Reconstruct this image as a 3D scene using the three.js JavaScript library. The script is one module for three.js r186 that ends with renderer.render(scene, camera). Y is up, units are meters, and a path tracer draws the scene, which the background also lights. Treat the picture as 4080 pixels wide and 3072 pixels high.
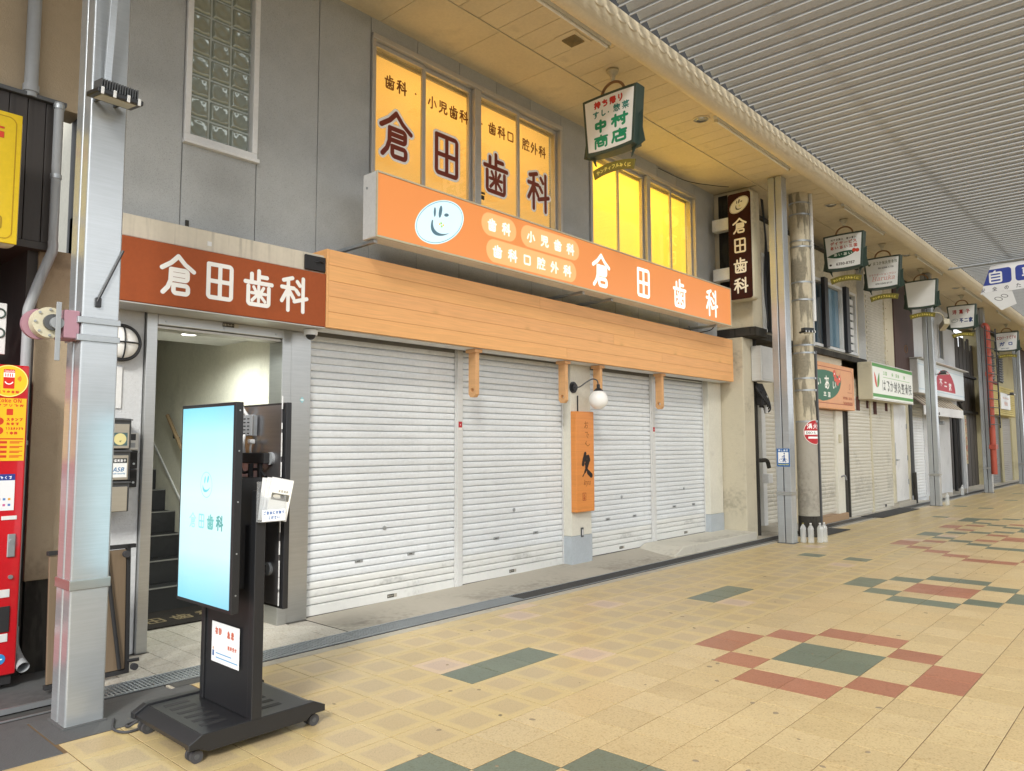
import * as THREE from 'three';
import { mergeGeometries, toCreasedNormals } from 'three/addons/utils/BufferGeometryUtils.js';
import { RoundedBoxGeometry } from 'three/addons/geometries/RoundedBoxGeometry.js';
import { RectAreaLightUniformsLib } from 'three/addons/lights/RectAreaLightUniformsLib.js';
RectAreaLightUniformsLib.init();

// ---------- camera, sky, sun, exposure ----------
const scene = new THREE.Scene();
const camera = new THREE.PerspectiveCamera(54.481, 1024 / 771, 0.05, 900);
camera.position.set(-3.7904, 1.5246, 5.8995);
{
  const yaw = THREE.MathUtils.degToRad(47.9685), pit = THREE.MathUtils.degToRad(4.5415);
  camera.lookAt(camera.position.x + Math.sin(yaw) * Math.cos(pit), camera.position.y + Math.sin(pit), camera.position.z - Math.cos(yaw) * Math.cos(pit));
  camera.rotateZ(THREE.MathUtils.degToRad(-0.186));
  camera.updateMatrixWorld();
}
const renderer = new THREE.WebGLRenderer({ antialias: true });
renderer.toneMapping = THREE.LinearToneMapping;
renderer.toneMappingExposure = 2.1;
renderer.shadowMap.enabled = true;
{ // bright overcast sky, a little brighter and warmer around the veiled sun
  const W = 256, H = 128, d = new Float32Array(W * H * 4), s = new THREE.Vector3(-0.62, 0.55, 0.56).normalize();
  for (let r = 0; r < H; r++) for (let c = 0; c < W; c++) {
    const up = ((r + 0.5) / H - 0.5) * Math.PI, az = ((c + 0.5) / W - 0.5) * 2 * Math.PI;
    const x = Math.cos(az) * Math.cos(up), y = Math.sin(up), z = Math.sin(az) * Math.cos(up);
    const g = y > 0 ? 0.8 + 0.35 * y : 0.8, q = Math.max(0, x * s.x + y * s.y + z * s.z), k = g + 0.25 * q * q * q;
    d.set([k * 0.98, k * 1.0, k * 1.02, 1], (r * W + c) * 4);
  }
  const t = new THREE.DataTexture(d, W, H, THREE.RGBAFormat, THREE.FloatType);
  t.mapping = THREE.EquirectangularReflectionMapping; t.magFilter = THREE.LinearFilter; t.needsUpdate = true;
  scene.background = t; scene.environment = t;
}
const sun = new THREE.DirectionalLight(new THREE.Color(1, 0.96, 0.88), 1.5);
sun.position.set(-62, 55, 56); sun.target.position.set(4, 0, 2);
sun.castShadow = true; sun.shadow.radius = 20; sun.shadow.mapSize.set(4096, 4096);
Object.assign(sun.shadow.camera, { left: -40, right: 40, top: 40, bottom: -40, near: 1, far: 200 });
scene.add(sun, sun.target);

// ---------- helpers ----------
let seed = 7;
const rnd = () => { seed = (seed * 1664525 + 1013904223) >>> 0; return seed / 4294967296; };
const rr = (a, b) => a + (b - a) * rnd();
const V = (x, y, z) => new THREE.Vector3(x, y, z);
const flat = (g) => { const q = g.index ? g.toNonIndexed() : g; for (const k of Object.keys(q.attributes)) if (!['position', 'normal', 'uv'].includes(k)) q.deleteAttribute(k); return q; };
const bb = (x0, x1, y0, y1, z0, z1) => new THREE.BoxGeometry(Math.abs(x1 - x0), Math.abs(y1 - y0), Math.abs(z1 - z0)).translate((x0 + x1) / 2, (y0 + y1) / 2, (z0 + z1) / 2);
const rb = (x0, x1, y0, y1, z0, z1, r = 0.006, s = 1) => new RoundedBoxGeometry(Math.abs(x1 - x0), Math.abs(y1 - y0), Math.abs(z1 - z0), s, Math.min(r, Math.abs(x1 - x0) * 0.45, Math.abs(y1 - y0) * 0.45, Math.abs(z1 - z0) * 0.45)).translate((x0 + x1) / 2, (y0 + y1) / 2, (z0 + z1) / 2);
const cy = (r0, r1, h, x, y, z, axis = 'y', n = 20) => { const g = new THREE.CylinderGeometry(r0, r1, h, n); if (axis === 'x') g.rotateZ(-Math.PI / 2); if (axis === 'z') g.rotateX(Math.PI / 2); return g.translate(x, y, z); };
const tube = (pts, r, n = 8, k = 6, ten = 0.5) => new THREE.TubeGeometry(new THREE.CatmullRomCurve3(pts.map((p) => V(...p)), false, 'catmullrom', ten), pts.length * k, r, n);
const bar = (a, b, r, n = 8) => { const A = V(...a), B = V(...b), L = A.distanceTo(B), g = new THREE.CylinderGeometry(r, r, L, n); g.applyQuaternion(new THREE.Quaternion().setFromUnitVectors(V(0, 1, 0), B.clone().sub(A).normalize())); const m = A.add(B).multiplyScalar(0.5); return g.translate(m.x, m.y, m.z); };
// side profile [[a,b],...] in (z,y), swept along x from x0 to x1
const prof = (pts, x0, x1, bevel = 0) => { const s = new THREE.Shape(pts.map((p) => new THREE.Vector2(-p[0], p[1]))); return new THREE.ExtrudeGeometry(s, { depth: x1 - x0 - 2 * bevel, bevelEnabled: bevel > 0, bevelSize: bevel, bevelThickness: bevel, bevelSegments: 1, steps: 1 }).rotateY(Math.PI / 2).translate(x0 + bevel, 0, 0); };
const metreUV = (g, ox = 0, oy = 0) => {
  const p = g.attributes.position, n = g.attributes.normal, uv = new Float32Array(p.count * 2);
  for (let i = 0; i < p.count; i++) {
    const ax = Math.abs(n.getX(i)), ay = Math.abs(n.getY(i)), az = Math.abs(n.getZ(i));
    let u, v;
    if (ay >= ax && ay >= az) { u = p.getX(i); v = p.getZ(i); } else if (ax >= az) { u = p.getZ(i); v = p.getY(i); } else { u = p.getX(i); v = p.getY(i); }
    uv[2 * i] = u + ox; uv[2 * i + 1] = v + oy;
  }
  g.setAttribute('uv', new THREE.BufferAttribute(uv, 2));
  return g;
};
const geo = (gs, ox, oy) => { const a = (Array.isArray(gs) ? gs : [gs]).map(flat); return metreUV(a.length > 1 ? mergeGeometries(a) : a[0], ox, oy); };
const used = new Map();
const numbered = (n) => { const k = used.get(n) ?? 0; used.set(n, k + 1); return k ? n + '_' + String(k).padStart(3, '0') : n; };
const mesh = (name, gs, m, parent, ox, oy) => { const o = new THREE.Mesh(gs.isBufferGeometry && gs.userData.done ? gs : geo(gs, ox, oy), m); o.name = parent ? name : numbered(name); o.castShadow = o.receiveShadow = true; (parent ?? scene).add(o); return o; };
const done = (g, ox, oy) => { const q = geo(g, ox, oy); q.userData.done = true; return q; };
const sub = (name, parent) => { const o = new THREE.Group(); o.name = name; parent.add(o); return o; };
const tag = (o, label, category, group) => { o.userData.label = label; o.userData.category = category; if (group) o.userData.group = group; return o; };
const thing = (name, label, category, pos = [0, 0, 0], turn = 0, group) => { const o = new THREE.Group(); o.name = numbered(name); o.position.set(...pos); o.rotation.y = turn; scene.add(o); return tag(o, label, category, group); };
const structure = (name, pos = [0, 0, 0]) => { const o = new THREE.Group(); o.name = numbered(name); o.position.set(...pos); o.userData.kind = 'structure'; scene.add(o); return o; };
const lin = (r, g, b) => new THREE.Color().setRGB(r, g, b);

// ---------- tiling grain maps shared by the materials ----------
const hash = (x, y, s) => { let h = (x * 374761393 + y * 668265263 + s * 974711) | 0; h = Math.imul(h ^ (h >>> 13), 1274126177); return ((h ^ (h >>> 16)) >>> 0) / 4294967296; };
const vn = (x, y, px, py, s) => { const x0 = Math.floor(x), y0 = Math.floor(y), fx = x - x0, fy = y - y0, u = fx * fx * (3 - 2 * fx), v = fy * fy * (3 - 2 * fy), m = (a, n) => ((a % n) + n) % n; const h = (a, b) => hash(m(a, px), m(b, py), s); return (h(x0, y0) * (1 - u) + h(x0 + 1, y0) * u) * (1 - v) + (h(x0, y0 + 1) * (1 - u) + h(x0 + 1, y0 + 1) * u) * v; };
const fb = (u, v, f, s, oct = 4, ay = 1) => { let t = 0, a = 0.5, w = 0; for (let i = 0; i < oct; i++) { const p = Math.max(1, Math.round(f * 2 ** i)), q = Math.max(1, Math.round(f * ay * 2 ** i)); t += a * vn(u * p, v * q, p, q, s + i * 17); w += a; a *= 0.55; } return t / w; };
const cl = (x) => Math.min(1, Math.max(0, x));
const sm = (a, b, x) => { const t = cl((x - a) / (b - a)); return t * t * (3 - 2 * t); };
function dataTex(n, metres, f, srgb = true) {
  const d = new Uint8Array(n * n * 4);
  for (let y = 0; y < n; y++) for (let x = 0; x < n; x++) { const c = f((x + 0.5) / n, (y + 0.5) / n), q = Array.isArray(c) ? c : [c, c, c]; for (let k = 0; k < 3; k++) { const l = cl(q[k]); d[(y * n + x) * 4 + k] = 255 * (srgb ? (l <= 0.0031308 ? 12.92 * l : 1.055 * l ** (1 / 2.4) - 0.055) : l); } d[(y * n + x) * 4 + 3] = 255; }
  const t = new THREE.DataTexture(d, n, n); t.wrapS = t.wrapT = THREE.RepeatWrapping; t.magFilter = THREE.LinearFilter; t.minFilter = THREE.LinearFilter;
  if (srgb) t.colorSpace = THREE.SRGBColorSpace;
  t.repeat.set(1 / metres, 1 / metres); t.needsUpdate = true; return t;
}
const N = {
  plaster: dataTex(512, 1.7, (u, v) => 0.80 + 0.16 * fb(u, v, 3, 1, 5) + 0.10 * (fb(u, v, 90, 5, 2) - 0.5) - 0.10 * sm(0.62, 0.8, fb(u, v, 5, 9, 4))),
  stucco: dataTex(512, 0.8, (u, v) => { const d = fb(u, v, 170, 31, 2); return 0.87 + 0.22 * (fb(u, v, 3, 33, 5) - 0.45) - 0.20 * sm(0.62, 0.82, d) + 0.08 * sm(0.35, 0.2, d); }),
  speck: dataTex(1024, 1.9, (u, v) => { const a = vn(u * 300, v * 300, 300, 300, 3), b = vn(u * 190, v * 190, 190, 190, 8), w = fb(u, v, 6, 15, 5), sc = sm(0.60, 0.80, fb(u, v, 9, 19, 5)); return [0.91, 0.89, 0.87].map((k, i) => k + 0.10 * (w - 0.5) - [0.05, 0.06, 0.07][i] * sc - [0.20, 0.23, 0.25][i] * sm(0.64, 0.88, a) - [0.10, 0.14, 0.19][i] * sm(0.70, 0.90, b) + 0.10 * sm(0.25, 0.1, a)); }),
  streak: dataTex(512, 1.3, (u, v) => 0.80 + 0.20 * fb(u, v, 28, 41, 3, 0.07) - 0.22 * sm(0.60, 0.85, fb(u, v, 40, 43, 3, 0.05)) + 0.06 * (fb(u, v, 60, 47, 2) - 0.5)),
  weather: dataTex(512, 1.6, (u, v) => { const a = fb(u, v, 30, 71, 5, 0.16), b = fb(u, v, 5, 73, 4); const k = 0.90 - 0.46 * sm(0.50, 0.62, a * 0.6 + b * 0.45) + 0.14 * (fb(u, v, 70, 75, 2) - 0.5); return [k, k * 0.985, k * 0.95]; }),
  wood: dataTex(512, 1.4, (u, v) => { const w = fb(u, v, 2, 51, 3), g = fb(u + 0.03 * w, v + 0.02 * w, 5, 53, 4, 26), kx = (u - 0.37) * 7, ky = (v - 0.61) * 26, kn = Math.exp(-(kx * kx * 18 + ky * ky)); const t = 0.88 + 0.22 * (g - 0.5) + 0.07 * (fb(u, v, 3, 55, 3) - 0.5) - 0.35 * kn; return [t + 0.03, t, t - 0.04 - 0.1 * kn]; }),
  brush: dataTex(512, 0.8, (u, v) => 0.84 + 0.14 * (fb(u, v, 6, 61, 4, 30) - 0.5) + 0.12 * (fb(u, v, 3, 63, 4) - 0.5)),
  grime: dataTex(512, 2.3, (u, v) => { const b = fb(u, v, 4, 81, 5), f = fb(u, v, 60, 83, 3); const k = 0.92 - 0.10 * (b - 0.4) - 0.26 * sm(0.55, 0.85, b * 0.75 + f * 0.3) - 0.06 * (f - 0.5); return [k, k * 0.99, k * 0.965]; }),
  frame: dataTex(256, 0.3, (u, v) => { const d = Math.min(u, 1 - u, v, 1 - v), e = sm(0.15, 0.21, d + 0.05 * (fb(u, v, 20, 91, 2) - 0.5)), a = vn(u * 100, v * 100, 100, 100, 93); const f = 0.89 - 0.2 * sm(0.66, 0.9, a), c = 0.795 - 0.2 * sm(0.6, 0.9, a) + 0.10 * sm(0.3, 0.1, a); return [f * (1 - e) + c * e * 0.96, f * (1 - e) + c * e * 0.95, f * 0.96 * (1 - e) + c * e * 1.02]; }),
  bump: dataTex(512, 0.55, (u, v) => 0.5 * fb(u, v, 60, 101, 3) + 0.5 * fb(u, v, 130, 103, 2), false),
  soft: dataTex(512, 1.1, (u, v) => fb(u, v, 10, 111, 4), false),
};
const mt = (r, g, b, o = {}) => {
  const { map, bump, bs = 0.002, rough = 0.7, metal = 0, ...rest } = o;
  const K = rest.transmission || rest.clearcoat || rest.sheen ? THREE.MeshPhysicalMaterial : THREE.MeshStandardMaterial;
  const m = new K({ color: lin(r, g, b), roughness: rough, metalness: metal, ...rest });
  if (map) m.map = N[map];
  if (bump) { m.bumpMap = N[bump]; m.bumpScale = bs; }
  return m;
};
const M = {
  asphalt: mt(0.06, 0.06, 0.06, { map: 'grime', rough: 0.95 }),
  grout: mt(0.17, 0.11, 0.055, { map: 'grime', rough: 0.95 }),
  concrete: mt(0.47, 0.44, 0.38, { map: 'grime', bump: 'bump', bs: 0.002, rough: 0.9 }),
  slab: mt(0.10, 0.105, 0.11, { map: 'grime', bump: 'bump', bs: 0.002, rough: 0.75 }),
  galv: mt(0.50, 0.54, 0.58, { map: 'grime', rough: 0.45, metal: 0.8 }),
  grateDark: mt(0.10, 0.10, 0.10, { map: 'grime', rough: 0.6, metal: 0.4 }),
  pit: mt(0.02, 0.02, 0.02, { rough: 1 }),
  wall: mt(0.46, 0.475, 0.475, { map: 'stucco', bump: 'bump', bs: 0.003, rough: 0.9 }),
  core: mt(0.22, 0.225, 0.23, { map: 'plaster', rough: 0.95 }),
  whiteWall: mt(0.66, 0.68, 0.70, { map: 'plaster', bump: 'bump', bs: 0.004, rough: 0.85 }),
  creamPillar: mt(0.80, 0.78, 0.68, { map: 'plaster', bump: 'soft', bs: 0.002, rough: 0.8 }),
  baseBlue: mt(0.50, 0.55, 0.59, { map: 'plaster', rough: 0.75 }),
  steel: mt(0.56, 0.57, 0.56, { map: 'brush', rough: 0.34, metal: 0.85 }),
  alu: mt(0.62, 0.61, 0.58, { map: 'brush', rough: 0.42, metal: 0.55 }),
  aluWhite: mt(0.76, 0.77, 0.76, { map: 'brush', rough: 0.45 }),
  column: mt(0.54, 0.575, 0.60, { map: 'brush', bump: 'soft', bs: 0.0005, rough: 0.25, metal: 0.5 }),
  shutter: mt(0.83, 0.865, 0.89, { map: 'plaster', rough: 0.45 }),
  shutterLow: mt(0.78, 0.80, 0.80, { map: 'grime', rough: 0.55 }),
  rail: mt(0.34, 0.25, 0.15, { map: 'wood', rough: 0.6 }),
  rustDrip: mt(0.10, 0.035, 0.03, { map: 'weather', rough: 0.9 }),
  shutterWarm: mt(0.66, 0.64, 0.57, { map: 'grime', rough: 0.5 }),
  ceil: mt(0.70, 0.61, 0.44, { map: 'plaster', rough: 0.75 }),
  ceilEdge: mt(0.30, 0.24, 0.13, { map: 'plaster', rough: 0.9 }),
  beam: mt(0.76, 0.67, 0.50, { map: 'plaster', bump: 'soft', bs: 0.004, rough: 0.6 }),
  louvre: mt(0.46, 0.475, 0.485, { map: 'plaster', rough: 0.55 }),
  wood: [0, 1, 2].map((i) => mt(0.95 - 0.02 * i, 0.52 - 0.015 * i, 0.21, { map: 'wood', bump: 'soft', bs: 0.001, rough: 0.55 })),
  woodPale: mt(0.72, 0.42, 0.20, { map: 'wood', rough: 0.6 }),
  woodSign: mt(0.78, 0.30, 0.07, { map: 'wood', rough: 0.4 }),
  brown: mt(0.40, 0.085, 0.017, { map: 'plaster', rough: 0.7 }),
  creamMetal: mt(0.70, 0.64, 0.52, { map: 'streak', rough: 0.4 }),
  white: mt(0.82, 0.83, 0.83, { map: 'plaster', rough: 0.4 }),
  black: mt(0.018, 0.019, 0.022, { map: 'plaster', rough: 0.38 }),
  blackMatte: mt(0.022, 0.022, 0.024, { map: 'plaster', rough: 0.7 }),
  darkGrey: mt(0.09, 0.095, 0.10, { map: 'plaster', rough: 0.5 }),
  grey: mt(0.34, 0.36, 0.38, { map: 'plaster', rough: 0.5 }),
  pipe: mt(0.36, 0.38, 0.40, { map: 'streak', rough: 0.5 }),
  rubber: mt(0.05, 0.05, 0.055, { rough: 0.7 }),
  stair: mt(0.03, 0.031, 0.034, { map: 'grime', bump: 'bump', bs: 0.002, rough: 0.7 }),
  nosing: mt(0.30, 0.30, 0.29, { map: 'grime', rough: 0.6 }),
  stairWall: mt(0.76, 0.74, 0.64, { map: 'plaster', bump: 'bump', bs: 0.002, rough: 0.9 }),
  mailbox: mt(0.50, 0.46, 0.38, { map: 'brush', rough: 0.4, metal: 0.4 }),
  red: mt(0.62, 0.012, 0.02, { map: 'plaster', rough: 0.25, clearcoat: 0.4 }),
  yellow: mt(0.75, 0.52, 0.01, { map: 'plaster', rough: 0.35 }),
  pink: mt(0.40, 0.22, 0.28, { map: 'grime', rough: 0.6 }),
  creamPaint: mt(0.62, 0.58, 0.44, { map: 'grime', rough: 0.6 }),
  clad: mt(0.050, 0.043, 0.040, { map: 'streak', rough: 0.55 }),
  beigeWall: mt(0.42, 0.34, 0.24, { map: 'grime', bump: 'bump', bs: 0.003, rough: 0.9 }),
  creamWall: mt(0.66, 0.61, 0.48, { map: 'grime', bump: 'bump', bs: 0.004, rough: 0.9 }),
  stain: mt(0.045, 0.042, 0.036, { map: 'weather', rough: 0.9 }),
  pole: mt(0.64, 0.59, 0.46, { map: 'weather', bump: 'bump', bs: 0.004, rough: 0.95 }),
  poleLow: mt(0.42, 0.40, 0.35, { map: 'grime', bump: 'bump', bs: 0.003, rough: 0.9 }),
  signGreen: mt(0.045, 0.075, 0.06, { map: 'plaster', rough: 0.45 }),
  rust: mt(0.34, 0.19, 0.09, { map: 'grime', bump: 'bump', bs: 0.003, rough: 0.9 }),
  goldGreen: mt(0.20, 0.17, 0.03, { map: 'plaster', rough: 0.5 }),
  signBrown: new THREE.MeshPhysicalMaterial({ color: lin(0.040, 0.010, 0.008), roughness: 0.7, specularIntensity: 0.35 }),
  orange: mt(0.80, 0.36, 0.13, { map: 'plaster', rough: 0.4 }),
  greenTrim: mt(0.08, 0.26, 0.07, { rough: 0.4 }),
  brickCream: mt(0.56, 0.54, 0.48, { map: 'grime', rough: 0.85 }),
  brownPanel: mt(0.075, 0.035, 0.028, { map: 'streak', rough: 0.6 }),
  redPipe: mt(0.46, 0.085, 0.05, { map: 'plaster', rough: 0.45 }),
  yellowPanel: mt(0.60, 0.50, 0.17, { map: 'streak', rough: 0.6 }),
  paleYellow: mt(0.46, 0.42, 0.27, { map: 'grime', rough: 0.9 }),
  glassDark: new THREE.MeshPhysicalMaterial({ color: lin(0.05, 0.08, 0.11), roughness: 0.06, metalness: 0, specularIntensity: 1 }),
  pane: new THREE.MeshPhysicalMaterial({ color: lin(0.96, 0.96, 0.94), roughness: 0.02, transmission: 1, thickness: 0, ior: 1.5 }),
  block: new THREE.MeshPhysicalMaterial({ color: lin(0.82, 0.90, 0.85), roughness: 0.10, transmission: 0.75, thickness: 0, ior: 1.5 }),
  bottle: new THREE.MeshPhysicalMaterial({ color: lin(0.96, 0.98, 0.98), roughness: 0.12, transmission: 0.72, thickness: 0, ior: 1.5 }),
  mat: mt(0.05, 0.052, 0.055, { map: 'grime', bump: 'bump', bs: 0.003, rough: 0.85 }),
  globe: mt(0.90, 0.90, 0.88, { rough: 0.18 }),
  blindA: mt(0.86, 0.70, 0.38, { rough: 1, transmission: 0.5, emissive: lin(0.84, 0.60, 0.17), emissiveIntensity: 0.26 }),  // the blind glows by itself in place of room light behind it
  roomA: mt(0.80, 0.66, 0.38, { rough: 0.9 }),
  blindB: mt(0.92, 0.80, 0.38, { rough: 1, transmission: 0.5, emissive: lin(0.98, 0.68, 0.08), emissiveIntensity: 0.42 }),  // stronger own glow, standing in for the brighter room behind
  roomB: mt(0.85, 0.72, 0.26, { rough: 0.9 }),
  lampWarm: mt(0.9, 0.8, 0.6, { rough: 0.5, emissive: lin(1, 0.78, 0.4), emissiveIntensity: 2 }),
};

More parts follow.
